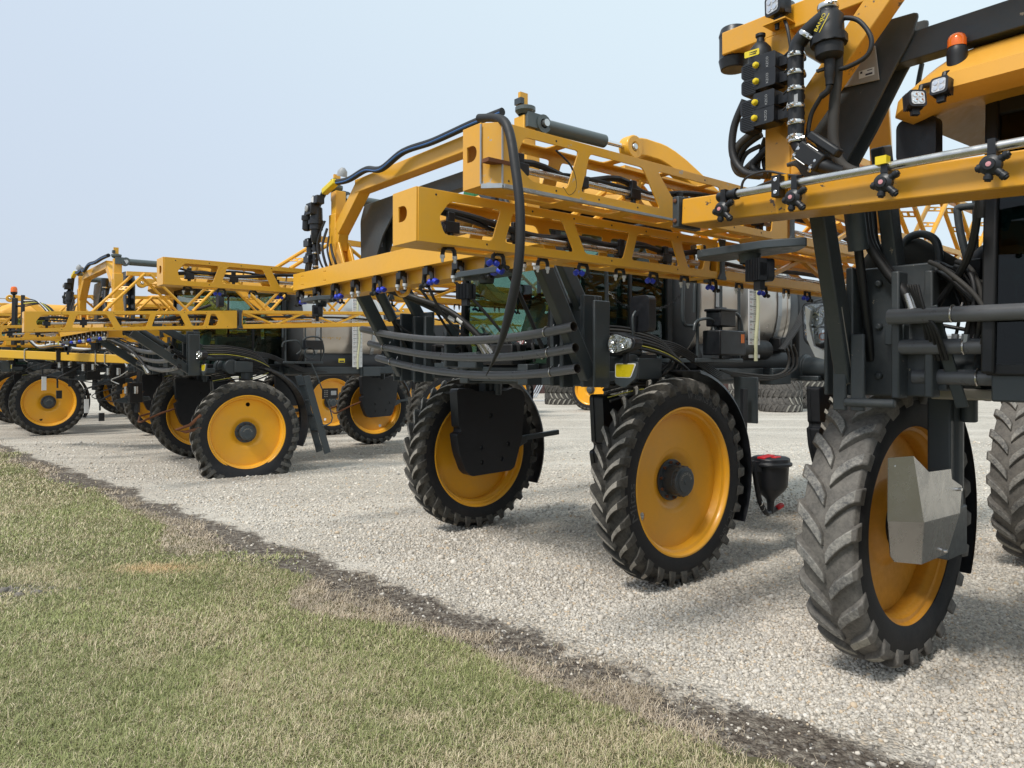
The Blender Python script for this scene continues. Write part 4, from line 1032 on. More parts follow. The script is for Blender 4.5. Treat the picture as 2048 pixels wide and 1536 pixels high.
        if scuffed:
            part('wiring', MB('hose').tube([T(-.12 * side, .5, .10), T(-.13 * side, .62, .02), T(-.13 * side, .66, -.10), T(-.13 * side, .60, -.16), T(-.13 * side, .55, -.12)], .006, None, 6, 4), a)
            part('wear_edge', MB('galvanised').beam(T(-side * (W / 2 + .004), .08, b_ - .004), T(-side * (W / 2 + .004), 1.9, b_ - .004), .03, .022, w2=.006, h2=.012).beam(T(-side * (W / 2 - cu), -.012, b_ + .01), T(-side * (W / 2 - cu), -.012, t_ - .01), .008, .008, up=(0, 1, 0)).beam(T(-side * (W / 2 - cu), -.010, b_ - .002), T(-side * (W / 2 + .003), ch, b_ - .002), .012, .026).beam(T(-side * (W / 2 + .003), ch, b_), T(-side * (W / 2 + .003), ch, t_), .008, .008, up=(0, 1, 0)), a)
            part('latch', MB('rust').box(T(-side * (W / 2 - .02), .07, -.05), (.06, .20, .022)), a)
        # hinge and outer section
        hg = MB('slate'); 
        for du in (-W / 2 - .016, W / 2 + .016): hg.prism(rpoly([(-.06, b_ - .01), (.06, b_ - .01), (.03, b_ + .05), (.03, t_ - .05), (.05, t_ + .01), (-.05, t_ + .01), (-.02, t_ - .05), (-.02, b_ + .05)], .015), [], .02, T(du, L + .05, 0), sl, uz)
        hg.cyl(T(0, L + .05, b_ - .02), T(0, L + .05, t_ + .02), .03); part('hinge', hg, a, .004)
        Lo = 6.2; ou = MB(mat); wo, w1 = W / 2 - .01, .10; q0 = L + .1
        tz = lambda q: t_ - (t_ - .02) * (q - q0) / Lo; wz = lambda q: wo + (w1 - wo) * (q - q0) / Lo
        for sg in (-1, 1):
            ou.beam(T(sg * wo, q0, b_ + .03), T(sg * w1, q0 + Lo, b_ + .03), .055, .075); ou.beam(T(sg * wo, q0, t_ - .025), T(sg * w1, q0 + Lo, b_ + .22), .05, .055)
            n = 10
            for k in range(n):
                qa, qb = q0 + Lo * k / n, q0 + Lo * (k + 1) / n; f = lambda q: b_ + .03 + (t_ - .05 - b_) * (1 - (q - q0) / Lo) + .19 * (q - q0) / Lo
                g = lambda q: sg * wz(q)
                if k % 2 == 0: ou.beam(T(g(qa), qa, f(qa)), T(g(qb), qb, b_ + .05), .045, .035)
                else: ou.beam(T(g(qa), qa, b_ + .05), T(g(qb), qb, f(qb)), .045, .035)
        ou.box(T(0, q0, 0), (W - .02, .02, H)); 
        for q in np.arange(q0 + .4, q0 + Lo, .5): ou.beam(T(-wz(q), q, b_ + .03), T(wz(q), q, b_ + .03), .05, .02)
        out = part('outer_section', ou, a, .003)
        part('outer_spray_tube', MB('steel').tube([T(0, q0 + .1, -.04), T(0, q0 + Lo - .2, b_ + .10)], .018, None, 10), a)
        part('outer_hose', MB('hose').tube([T(rnd.uniform(-.08, .08), q0 + .05 + k * .6, .03 - .012 * k + rnd.uniform(-.035, .035)) for k in range(10)], .02, None, 8, 3), a)
        if nozzles:
            i = 0
            for q in np.arange(.28, L + 5.2, .38):
                if i >= 30: break
                k = ('grey', 'blue')[i % 2]; o = part('nozzle', (lambda k=k: nozzle_mb(k)), a, 0, key=('noz', k), loc=T(.03, q, b_ + .03)); o.scale = (.9,) * 3; i += 1
        if folded:
            # tip truss stood on top of the wing: pairs of sloping tubes with perforated step plates and a top chord
            tp = MB(mat); q = (1.35 if s.detail > 1 else .95) if not s.worn else 3.2; zt2 = .80 if s.worn or s.detail < 2 else .58; up = True; k = 0
            tp.beam(T(.0, q + .5, zt2), T(0, L + 4.9, zt2 - .1), .07, .07)
            while q < L + 4.4:
                qa, qb = q, q + .62
                za_, zb_ = (t_, zt2) if k % 2 == 0 else (zt2, t_)
                for dq in (0, .15):
                    tp.tube([T(-.06 + dq * .8, qa + dq, za_), T(-.06 + dq * .8, qb + dq, zb_)], .024, None, 8)
                for ff in (.30, .62):
                    m0 = T(-.06, qa + .62 * ff, za_ + (zb_ - za_) * ff); ex = Vector((.12, -.15, 0)); ey = Vector((0, -.62, (zb_ - za_))).normalized()
                    tp.prism([(0, -.04), (1, -.04), (1, .04), (0, .04)], [circle(.28, 0, .06, 8), circle(.72, 0, .06, 8)] if False else [[(.2, -.02), (.42, -.02), (.42, .02), (.2, .02)], [(.58, -.02), (.8, -.02), (.8, .02), (.58, .02)]], .008, m0, ex, ey)
                q += .70; k += 1
            s.P('tip_truss', tp)
        # goose neck between fold ram and hinge
        zt = s.ztop; gn = MB('orange'); x = side * 1.80; vv = s.vm - 1.20
        gn.lathe([(-.058, .04), (-.058, .11), (.058, .11), (.058, .04)], None, (x, vv, zt), (1, 0, 0), 20, closed=True); gn.cyl((x - .065, vv, zt), (x + .065, vv, zt), .035, 'steel', 14)
        P_ = [Vector((x, vv, zt)), Vector((x, vv - .22, zt + .02)), Vector((x + side * .12, vv - .55, zt - .12)), Vector((x + side * .5, vv - 1.5, s.za + H / 2 + .1)), Vector((x + side * .75, vv - 2.1, s.za + H / 2))]
        gn.sweep(P_, (.11, .20), (.17, .15), None, 5)
        s.P('goose_neck', gn, .012)
        return a
    def plumbing(s):
        """filter, stacked fittings and hoses on the right mast post, long hose along the top tube (generic)"""
        v = s.vm + .16; u = -1.86; z0, zt = s.zb + .2, s.ztop
        f = MB('black_plastic'); f.lathe([(0, .03), (.03, .045), (.16, .05), (.165, .062), (.22, .062), (.225, .075), (.27, .075), (.275, .062), (.42, .058), (.44, .04), (.48, .03)], None, (u - .02, v + .03, z0 + .34), (0, 0, 1), 22); f.v = [((x - (u - .02)) * 1.25 + u - .02, (y - v) * 1.25 + v, z) for x, y, z in f.v]; f.cyl((u - .02, v, z0 + .34), (u - .02, v, z0 + .22), .02)
        for k in (.12, .34): f.box((u + .0, v + .118, z0 + .34 + k), (.014, .004, .05), 'white')
        s.P('line_filter', f)
        pp = MB('black_plastic'); pp.tube([(u - .12, v, z0 + .05), (u - .12, v, z0 + .62), (u - .05, v, z0 + .8), (u + .15, v, zt + .05)], .034, None, 14, 4)
        p_ = s.P('feed_pipe', pp)
        for z in (.08, .24, .36, .56): part('clamp', lambda: clamp_mb(.038), p_, 0, key='clamp_s', loc=(u - .12, v, z0 + z))
        s.P('motor_valve', MB('black_plastic').lathe([(0, .05), (.10, .05), (.11, .065), (.15, .065), (.16, .03), (.2, .02)], None, (u - .26, v, z0 + .36), (0, 0, -1), 18).cyl((u - .26, v, z0 + .3), (u - .12, v, z0 + .3), .025))
        for k in range(3):
            zc = z0 + .18 + .2 * k; s.P('motor_valve', MB('black_plastic').box((u - .24, v + .02, zc), (.11, .09, .10)).box((u - .32, v + .02, zc), (.07, .07, .08)).cyl((u - .2, v, zc - .02), (u - .08, v, zc - .02), .025, None, 10).box((u - .20, v + .06, zc + .02), (.02, .012, .03), 'pale_metal'), .008)
        for k in range(5):
            s.P('hose', MB('hose_dusty' if k % 2 else 'hose').tube([(u - .22, v - .02, z0 + .2 + .1 * k), (u - .36 - .03 * k, v - .04, z0 + .1), (u - .40 - .02 * k, v - .06, z0 - .06), (u - .2 + .05 * k, v - .05, z0 - .10), (u + .1, v - .03, z0 - .06)], .016, None, 8, 5))
        f2 = MB('black_plastic'); f2.lathe([(0, .025), (.02, .05), (.12, .052), (.13, .066), (.18, .066), (.19, .04), (.26, .03)], None, (u - .16, v + .10, z0 + .50), (.15, 0, 1), 18); s.P('line_filter', f2)
        s.P('motor_valve', MB('black_plastic').box((u - .02, v + .08, zt - .16), (.14, .12, .14)).cyl((u - .02, v + .15, zt - .16), (u - .02, v + .17, zt - .16), .04, 'tag_grey', 14).box((u + .08, v + .05, zt - .06), (.10, .10, .10)), .01)
        s.P('pressure_gauge', MB('black').cyl((u - .06, v, zt - .04), (u - .06, v + .06, zt - .04), .055, None, 20).cyl((u - .06, v + .061, zt - .04), (u - .06, v + .064, zt - .04), .045, 'white', 20))
        y = MB('yellow_cap'); y.beam((u + .12, v, zt + .03), (u + .42, v, zt + .10), .08, .07); s.P('ball_valve', y, .012)
        pts = [(u + .38, v - .02, zt + .10), (u + .7, v - .02, zt + .07), (u + 1.1, v - .02, zt + .10), (u + 1.5, v + .02, zt + .02), (u + 1.9, v, zt + .11), (u + 2.4, v - .02, zt + .10), (u + 3.0, v - .02, zt + .11), (u + 3.4, v - .05, zt + .12)]
        s.P('boom_hose', MB('hose').tube(pts, .034, None, 12, 6)); s.P('boom_hose', MB('blue_hose').tube([(x, y_ + .026, z_ - .014) for x, y_, z_ in pts], .010, None, 8, 6))
        s.P('wiring_hub', MB('tag_grey').lathe([(0, .06), (.06, .055), (.1, .02)], None, (u + .45, v - .06, zt + .16), (.3, 0, 1), 12))
        for k in range(4):
            a, b = Vector((u + .1 + .05 * k, v - .02, zt - .3 - .1 * k)), Vector((u + .15 + .1 * k, v, z0 - .02))
            s.P('hose', MB('hose').tube([a, a.lerp(b, .4) + Vector((-.08 + .06 * k, .06, 0)), a.lerp(b, .75) + Vector((.05 * k - .05, .05, 0)), b], .012 + .004 * (k % 2), None, 8, 5))
        s.P('manifold', MB('black_plastic').cyl((u - .2, v, z0 - .0), (u + .08, v + .02, z0 - .04), .05, None, 14).cyl((u - .12, v, z0 + .05), (u - .12, v, z0 - .05), .045, None, 14).lathe([(0, .056), (.03, .056)], 'clamp_steel', (u - .06, v, z0 - .02), (1, 0, -.1), 14))
        for k in range(3): s.P('hose', MB('hose').tube([(u - .15 + .05 * k, v, z0 - .02), (u - .32 + .1 * k, v - .03, z0 - .0), (u - .45 + .1 * k, v - .1, z0 - .08), (u - .42, v - .2, z0 - .15)], .018, None, 8, 5))
        # left post: short stack with clamps and a drooping hose
        ul = 1.5
        p2 = s.P('feed_pipe', MB('black_plastic').tube([(ul, v, z0 + .08), (ul, v, z0 + .62)], .036, None, 14).lathe([(0, .055), (.06, .06), (.14, .06), (.15, .04)], None, (ul, v, z0 + .6), (0, 0, 1), 16))
        for z in (.15, .34, .58): part('clamp', lambda: clamp_mb(.038), p2, 0, key='clamp_s', loc=(ul, v, z0 + z))
        for k in range(3): part('fitting', MB('black_plastic').lathe([(0, .03), (.1, .03), (.1, .036), (.13, .036)], None, (ul, v, z0 + .1), (math.cos(k * 2.1), .2, -.4 + math.sin(k * 2.1) * .5), 12).lathe([(.04, .036), (.06, .036)], 'clamp_steel', (ul, v, z0 + .1), (math.cos(k * 2.1), .2, -.4 + math.sin(k * 2.1) * .5), 12), p2)
        s.P('boom_hose', MB('hose').tube([(ul + .05, v, z0 + .52), (ul + .2, v + .02, z0 + .2), (ul + .45, v - .1, z0 + .02), (ul + .7, v - .8, z0 + .02), (ul + .8, v - 1.6, z0 + .3)], .026, None, 10, 6))
    def front_clutter(s):
        """hydraulic hoses, valve block and plates between the axle and the cab"""
        vo = s.vo; r = random.Random(int(abs(s.org.x * 13)))
        s.P('valve_block', MB('black').box((.2, .98 + vo, 2.28), (.5, .2, .22)).box((-.35, 1.0 + vo, 2.22), (.35, .16, .18), 'slate').box((-.75, 1.0 + vo, 2.4), (.05, .2, .5), 'slate'), .015)
        for k in range(6):
            c0 = Vector((r.uniform(-1.2, 1.2), r.uniform(.75, 1.05) + vo, r.uniform(2.2, 2.55))); s.P('bracket', MB(r.choice(('black', 'slate'))).box(c0, (r.uniform(.04, .22), r.uniform(.04, .14), r.uniform(.10, .3))).cyl(c0 + Vector((0, .08, 0)), c0 + Vector((0, .11, 0)), .02, 'steel', 6), .01)
        for k in range(15):
            u0 = -1.25 + .17 * k; a = Vector((u0, .95 + vo + r.uniform(-.06, .06), 2.25)); b = Vector((u0 + r.uniform(-.5, .5), s.vm - .4, s.zb - .02)) if k % 3 == 0 else Vector((u0 + r.uniform(-.6, .6), .9 + vo, 2.2))
            c_ = (a + b) / 2 + Vector((r.uniform(-.2, .2), r.uniform(0, .12), r.uniform(.05, .3)))
            h = s.P('hose', MB('hose').tube([a, a + Vector((0, .03, .14)), c_, b + Vector((0, .02, .1)), b], r.choice((.012, .016, .022)), None, 8, 5))
            if k % 3 == 0: part('hose_fitting', MB('steel').cyl(a + Vector((0, .0, -.02)), a + Vector((0, .01, .07)), .022, None, 8), h)
        for k in range(2):
            a = s.pix if False else None
        for k, uu in enumerate((-1.1, -1.0) if not s.worn else ()):
            p0 = Vector((uu, s.vm - .2, s.zb + .12)); pts = [p0, p0 + Vector((0.02, -.04, -.14)), p0 + Vector((.22, -.25, -.25)), p0 + Vector((.55 + .1 * k, -.45, -.42)), p0 + Vector((.95, -.6, -.62 - .05 * k)), p0 + Vector((1.1, -.7, -.9))]
            h = s.P('hose', MB('hose').tube(pts, .03, None, 10, 6)); part('hose_sleeve', MB('white').tube([pts[3].lerp(pts[4], .35), pts[3].lerp(pts[4], .55)], .033, None, 12), h); part('hose_fitting', MB('steel').cyl(pts[4].lerp(pts[5], .3), pts[5], .036, None, 10), h)
        s.P('yellow_hook', MB('orange').tube([(-.28, s.vm + .05, s.zb - .02), (-.28, s.vm + .05, s.zb - .12), (-.18, s.vm + .05, s.zb - .19), (-.05, s.vm + .05, s.zb - .16), (.0, s.vm + .05, s.zb - .02)], .02, None, 10, 5))
        # hose loops behind the left bracket, over the fender
        for k in range(7):
            z = 2.50 - .035 * k; u = 1.30 + .03 * k; rr = .30 + .035 * k
            pts = [(u - .2, .75 + vo, z + .05), (u, .35 + vo, z + .05), (u + .06, -.15, z - .05), (u + .06, -.38 - .02 * k, z - .25), (u + .05, -.15, z - .42), (u, .2, z - .40), (u - .05, .65 + vo, z - .47)]
            mt = 'yellow_wire' if k in (5,) else ('hose', 'hose_dusty')[k % 2]
            s.P('hose', MB(mt).tube(pts, .006 if k in (5,) else .015, None, 8, 6))
        for k in range(5):
            pts = [(1.2 + .04 * k, -.1, 2.45 - .03 * k), (1.3, -.5, 2.40 - .02 * k), (1.34, -.9, 2.24 - .02 * k), (1.3, -1.3, 2.10 - .02 * k), (1.1, -1.9, 2.02)]
            s.P('hose', MB('hose').tube(pts, .014, None, 8, 5))
        s.P('cylinder', MB('slate').cyl((1.32, .75 + vo, 2.30), (1.32, .1, 2.30), .045, None, 16).cyl((1.32, .1, 2.30), (1.32, -.15, 2.30), .02, 'chrome', 12))
        s.P('engine_block', MB('black').box((0, .3, 2.3), (1.2, .8, .3)).box((.7, -.2, 2.22), (.5, .9, .2)).box((-.7, -.2, 2.22), (.5, .9, .2)), .02)
    def headlight(s, side=1):
        vo = s.vo; c_ = Vector((side * 1.92, 1.0 + vo, 2.36))
        b = MB('black_plastic'); o = [(.11 * math.cos(R(a)) - .05, .10 * math.sin(R(a))) for a in range(60, 301, 20)] + [(.16, -.045), (.18, .0), (.16, .045)]
        b.prism([(side * x, z) for x, z in o], [], .10, c_, (1, 0, 0), (0, 0, 1)); b.beam(c_ + Vector((0, -.03, -.08)), c_ + Vector((0, -.03, -.18)), .05, .04)
        hl = s.P('headlight', b, .012)
        part('lens', MB('led').prism([(side * x * .82 - side * .004, z * .82) for x, z in o], [], .02, c_ + Vector((0, .05, 0)), (1, 0, 0), (0, 0, 1)), hl, .006)
        part('reflector', bowls(c_ + Vector((0, .058, 0)), ((-side * .06, .035, .04), (-side * .06, -.04, .042), (side * .06, 0, .04)), 5, .10, -.05, .05), hl)
        part('lens_cover', MB('clear_lens').prism([(side * x * .86 - side * .004, z * .86) for x, z in o], [], .012, c_ + Vector((0, .068, 0)), (1, 0, 0), (0, 0, 1)), hl, .005)
        q = MB('slate'); q.prism(rpoly([(side * -.14, 2.20), (side * .14, 2.20), (side * .12, 2.06), (side * -.02, 1.96), (side * -.14, 2.0)], .03), [], .02, (c_.x - .0, c_.y - .04, 0), (1, 0, 0), (0, 0, 1))
        rb = s.P('reflector_bracket', q, .004)
        part('reflector', MB('white').prism(rpoly([(side * -.125, 2.185), (side * .125, 2.185), (side * .06, 2.055), (side * -.125, 2.055)], .02), [], .004, (c_.x, c_.y - .026, 0), (1, 0, 0), (0, 0, 1)).prism(rpoly([(side * -.115, 2.177), (side * .108, 2.177), (side * .055, 2.063), (side * -.115, 2.063)], .018), [], .004, (c_.x, c_.y - .022, 0), (1, 0, 0), (0, 0, 1), 'reflector_yellow'), rb)
    def mirror(s, c_, size=(.22, .36), arm=None):
        b = MB('black_plastic'); b.prism(rrect(-size[0] / 2, -size[1] / 2, size[0] / 2, size[1] / 2, .05, 4), [], .10, c_, (1, 0, 0), (0, 0, 1))
        m_ = s.P('mirror', b, .02)
        if arm: part('mirror_arm', MB('slate').tube(arm, .014, None, 10, 4), m_)
        return m_
# ------------------------------------------------------------------ nearest sprayer (right)
S1 = Sprayer('nearest sprayer at the right with dusty worn tyre, chipped boom beam and steel leg shield', (3.85, 4.14), -140.5, vo=-.38, vm=1.38, zb=3.01, za=3.37, H=.36, worn=True, ztop=4.28, Lin=3.1, arm_f=1.68)
S1.wheel(-1, 0, kind='worn'); S1.wheel(1, 0, kind='worn'); S1.wheel(-1, -4.13, u=1.86, kind='worn'); S1.wheel(1, -4.13, u=1.86, kind='worn')
S1.leg(-1, 0, 'steel'); S1.leg(1, 0, 'steel'); S1.leg(-1, -4.13, None, u=1.86); S1.leg(1, -4.13, None, u=1.86)
S1.chassis(); S1.links(); S1.pipes(); S1.cab(beacon=True); S1.tank(); S1.center_beam(); S1.gantry(); S1.arm(-1, scuffed=True, nozzles=False); S1.front_clutter()
def s1_front():
    s = S1; q = s.pix; P = s.P
    vf = s.vm + .16
    # spray tube with turrets along the top of the beam
    a, b = q(1452, 392, v=s.vm + .40), q(2048, 284, v=s.vm + .40); sl_ = (b.z - a.z) / (b.x - a.x); ZT = lambda x: a.z + sl_ * (x - a.x); zt = a.z; tb = MB('steel'); e = Vector((a.x + 4.2, a.y, ZT(a.x + 4.2))); tb.tube([a + Vector((.06, 0, 0)), e], .024, None, 18)
    t_ = P('spray_tube', tb)
    part('end_cap', MB('black_plastic').lathe([(0, .02), (.01, .03), (.11, .03), (.12, .034), (.14, .034)], None, a - Vector((.06, 0, 0)), (1, 0, 0), 18), t_)
    for px, py, yl in ((1452, 392, 0), (1594, 368, 0), (1774, 340, 1), (1988, 300, 0)):
        c = q(px, py, v=s.vm + .40); c.z = ZT(c.x)
        o = part('nozzle_turret', (lambda yl=yl: turret_mb(yl)), t_, 0, key=('tur', yl), loc=c); o.scale = (.92,) * 3
    cl = q(1556, 372, v=s.vm + .40); cl.z = ZT(cl.x)
    part('tube_clamp', MB('black').box(cl, (.05, .06, .12)).cyl(cl + Vector((0, .03, .035)), cl + Vector((0, .034, .035)), .012, 'chrome', 10).cyl(cl + Vector((0, .03, -.035)), cl + Vector((0, .034, -.035)), .012, 'chrome', 10), t_, .006)
    part('tube_bracket', MB('orange_worn').beam(cl + Vector((0, -.03, .07)), cl + Vector((.0, -.06, -.14)), .08, .012, up=(0, 1, 0)), t_)
    # end of the beam: bolted end bracket
    ep = q(1392, 425, v=s.vm + .24); eb = MB('slate_worn'); eb.box((-2.29, s.vm + .22, s.zb + .16), (.05, .24, .20)); 
    for dz in (-.06, .07): eb.cyl((-2.29, s.vm + .34, s.zb + .16 + dz), (-2.29, s.vm + .352, s.zb + .16 + dz), .016, 'rust', 6)
    P('end_bracket', eb, .006)
    # accumulator
    c = q(1521, 150, v=vf); k = MB('black'); k.lathe([(0, .02), (.01, .055), (.04, .07), (.12, .07), (.16, .062), (.19, .038), (.20, .024), (.225, .022), (.235, .03), (.25, .03), (.25, 0)], None, c, (0, 0, 1), 26)
    k2 = P('accumulator', k); yl = MB('warning_yellow')
    yl.lathe([(.10, .0708), (.15, .066)], None, c, (0, 0, 1), 26); yl.f = [f for i, f in enumerate(yl.f) if True]
    part('warning_label', MB('warning_yellow').prism(rrect(-.05, 0, .045, .038, .004, 1), [], .002, c + Vector((-.012, .0715, .10)), (1, -.1, 0), (0, 0, 1)).box(c + Vector((-.015, .0735, .125)), (.07, .002, .004), 'ink').box(c + Vector((-.015, .0735, .113)), (.06, .002, .004), 'ink'), k2)
    # four motor valves
    for px, py in ((1524, 140), (1524, 172), (1522, 214), (1521, 245)):
        c = q(px, py, v=vf + .04); b = MB('black_plastic')
        b.prism(rpoly([(-.115, .035), (-.095, .05), (-.015, .045), (-.015, -.05), (-.095, -.05), (-.115, -.03)], .008), [], .09, c, (1, 0, 0), (0, 0, 1))
        for i in range(8): b.box(c + Vector((-.06, .046, .035 - i * .011)), (.085, .004, .004))
        b.prism(rrect(-.015, -.048, .125, .055, .012, 3), [], .11, c + Vector((0, .006, .012)), (1, -.0, 0), (0, 0, 1)); b.box(c + Vector((.155, -.02, .01)), (.07, .07, .06)); b.cyl(c + Vector((.15, -.03, .0)), c + Vector((.26, -.03, .0)), .02)
        vv = P('motor_valve', b, .006)
        part('indicator_dome', MB('yellow_cap').lathe([(0, .019), (.014, .018), (.024, .011), (.026, 0)], None, c + Vector((0, .062, .012)), (0, 1, 0), 18).lathe([(0, .027), (.006, .026), (.006, .02)], 'clear_lens', c + Vector((0, .061, .012)), (0, 1, 0), 18), vv)
        tx = MB('tag_grey'); v_, f_ = text2d('KZCO', .022); o = c + Vector((.072, .0625, .012))
        tx.add([(o.x - y, o.y, o.z + x) for x, y in v_], f_); part('valve_lettering', tx, vv)
        tg = c + Vector((.215, .05, .035)); part('paper_tag', MB('white').prism([(-.018, -.012), (.012, -.02), (.02, .01), (-.01, .018)], [], .002, tg, (1, .2, 0), (0, 0, 1)), vv)
        part('cable', MB('hose').tube([c + Vector((.17, .04, .02)), tg + Vector((0, -.01, 0)), c + Vector((.24, .03, -.03)), c + Vector((.23, .02, -.10))], .006, None, 6, 4), vv)
    # clamped riser and elbow to the filter
    va = vf + .10; pts = [q(1592, y, v=va) for y in (286, 200, 108)]; pts += [q(1602, 80, v=va), q(1625, 55, v=va), q(1650, 34, v=va)]
    x0 = pts[0].x
    for i in range(3): pts[i].x = x0
    rs_ = P('feed_riser', MB('black').tube(pts, .045, None, 20, 5))
    for y in (112, 147, 180, 214, 247, 276):
        c = q(1592, y, v=va); c.x = x0; o = part('clamp', lambda: clamp_mb(.044), rs_, 0, key='clamp', loc=c); o.rotation_euler.z = R(-40)
    c = q(1614, 70, v=va); o = part('clamp', lambda: clamp_mb(.044), rs_, 0, key='clamp', loc=c); o.rotation_euler = (0, R(-42), 0)
    part('riser_tag', MB('tag_grey').box(q(1592, 197, v=va + .042), (.022, .003, .05)), rs_)
    lw = [q(1594, 282, v=va), q(1600, 296, v=va), q(1622, 314, v=va), q(1648, 332, v=va), q(1680, 345, v=va - .05)]
    lo = P('feed_pipe', MB('black').tube(lw, .038, None, 16, 4)); d = (lw[3] - lw[2]).normalized()
    for f_ in (.0, .9):
        c = lw[1].lerp(lw[3], .12 + .75 * f_); o = part('clamp', lambda: clamp_mb(.044), lo, 0, key='clamp', loc=c); o.rotation_euler = (0, math.atan2(-d.x, d.z), 0)
    part('clamp', lambda: clamp_mb(.044), lo, 0, key='clamp', loc=lw[0])
    cc = lw[1].lerp(lw[3], .5); part('flow_meter', MB('black').beam(cc - d * .09, cc + d * .09, .10, .10).beam(cc + Vector((.07, 0, .06)) - d * .1, cc + Vector((.07, 0, .06)) + d * .12, .07, .05), lo, .012)
    for sg in (-1, 1): part('meter_bolt', MB('pale_metal').cyl(cc - d * .05 + Vector((sg * .04, .05, sg * .03)), cc + d * .03 + Vector((sg * .04, .05, sg * .03)), .003, None, 6), lo)
    # strainer
    top = q(1656, 18, v=vf + .06); fl = MB('black'); fl.lathe([(0, .045), (-.02, .056), (-.05, .080), (-.155, .083), (-.157, .094), (-.205, .095), (-.207, .078), (-.265, .074), (-.285, .055), (-.29, .03), (-.30, .03)], None, top, (-.03, 0, 1), 30)
    fb = P('strainer', fl)
    for i in range(12):
        a_ = 2 * math.pi * i / 12; fl = None
    part('clamp', lambda: clamp_mb(.05), fb, 0, key='clamp_b', loc=top + Vector((0, 0, .01)))
    part('strainer_grip', MB('black').lathe([(-.160, .095), (-.160, .099), (-.202, .099), (-.202, .095)], None, top, (-.03, 0, 1), 10), fb)
    lb = MB('warning_yellow'); o = top + Vector((.0, .0845, -.10)); ex = Vector((.55, 0, .83)); ey = Vector((-.83, 0, .55))
    put_text(lb, 'BANJO', .030, o, ex, ey, 'warning_yellow', 1.1); lb.prism([(-.06, -.026), (.055, -.026), (.055, -.022), (-.06, -.022)], [], .001, o, ex, ey); part('strainer_lettering', lb, fb)
    dv = top + Vector((.01, .0, -.28)); d2 = P('drain_valve', MB('black').lathe([(0, .03), (-.10, .028), (-.11, .024), (-.15, .022)], None, dv, (0, 0, 1), 16).tube([dv + Vector((0, 0, -.15)), dv + Vector((-.01, 0, -.18)), dv + Vector((-.05, 0, -.20))], .018, None, 10).box(dv + Vector((-.05, 0, -.05)), (.05, .02, .015)))
    part('drain_hose', MB('hose').tube([dv + Vector((-.05, 0, -.20)), dv + Vector((-.12, -.02, -.28)), dv + Vector((-.15, -.03, -.40))], .013, None, 10, 5), d2)
    # work lamp on its bracket
    c = q(1549, 10, v=vf + .02); lm = P('work_lamp', lamp_mb, 0, key='lamp', loc=c); lm.scale = (1.05,) * 3; lm.rotation_euler = (R(-2), 0, R(-14))
    part('lamp_bracket', MB('orange_worn').box(c + Vector((0, -.04, -.10)), (.14, .10, .008)).box(c + Vector((0, -.09, -.14)), (.14, .008, .09)).cyl(c + Vector((0, -.03, -.09)), c + Vector((0, -.03, -.15)), .014, 'black', 8), lm) if False else P('lamp_bracket', MB('orange_worn').box(c + Vector((0, -.05, -.10)), (.15, .12, .008)).cyl(c + Vector((0, -.03, -.075)), c + Vector((0, -.03, -.14)), .014, 'black', 8))
    P('cable', MB('hose').tube([c + Vector((.04, -.03, -.08)), c + Vector((.07, -.02, -.15)), c + Vector((.09, -.02, -.26)), c + Vector((.10, -.04, -.4))], .010, None, 8, 5))
    # grey delivery hose and thin loops
    hp = [q(x, y, v=vv) for x, y, vv in ((1672, 40, vf + .02), (1675, 130, vf), (1668, 220, vf - .02), (1668, 290, vf - .04), (1690, 335, vf - .06), (1760, 350, vf - .1), (1900, 330, vf - .15))]
    P('delivery_hose', MB('hose_dusty').tube(hp, .030, None, 14, 6))
    P('hose', MB('hose').tube([q(x, y, v=vf + .03) for x, y in ((1676, 36), (1715, 40), (1742, 75), (1735, 110), (1700, 132), (1680, 138))], .013, None, 10, 6))
    for i, (r_, pts_) in enumerate(((.024, ((1490, 200), (1468, 255), (1466, 310), (1490, 345), (1530, 350))), (.024, ((1510, 262), (1478, 290), (1468, 318), (1478, 345), (1520, 352))), (.024, ((1522, 268), (1490, 292), (1474, 322), (1484, 346), (1540, 350))), (.015, ((1520, 292), (1492, 308), (1482, 335), (1500, 352), (1545, 352))), (.024, ((1545, 290), (1520, 312), (1505, 332), (1520, 345), (1560, 345))), (.013, ((1530, 275), (1520, 310), (1518, 345), (1540, 358))), (.016, ((1538, 275), (1528, 300), (1530, 335), (1545, 352))), (.022, ((1560, 285), (1530, 305), (1500, 330), (1492, 345), (1530, 352))))):
        P('hose', MB('hose_dusty' if i % 2 else 'hose').tube([q(x, y, v=vf - .02 - .025 * i) for x, y in pts_], r_, None, 10, 6))
    for i in range(6):
        P('hose', MB('hose_dusty').tube([q(1575 + 4 * i, 330 - 2 * i, v=vf - .04), q(1610, 325 + 5 * i, v=vf - .05), q(1660, 345 + 4 * i, v=vf - .07), q(1720, 362 + 2 * i, v=vf - .09), q(1900, 335, v=vf - .1)], .013, None, 8, 5))
    P('cable', MB('hose').tube([q(1482, 385, v=vf + .1), q(1490, 358, v=vf + .1), q(1530, 343, v=vf + .08), q(1575, 350, v=vf + .06), q(1605, 352, v=vf + .05)], .008, None, 8, 6))
    for i in range(2): P('hose', MB('hose').tube([q(1478, 398, v=vf + .05), q(1520, 378 - 6 * i, v=vf + .02), q(1580, 360 - 8 * i, v=vf)], .012, None, 8, 4))
    # taupe cover plate on the transom
    tp = MB('taupe'); vt = s.vm - .26 + .09; a_, b_, c_, d_ = (q(x, y, v=vt) for x, y in ((1660, 110), (1752, 92), (1760, 160), (1662, 182)))
    tp.hexa([a_, b_, c_, d_] + [p + Vector((0, .012, 0)) for p in (a_, b_, c_, d_)]); t2 = P('cover_plate', tp, .004)
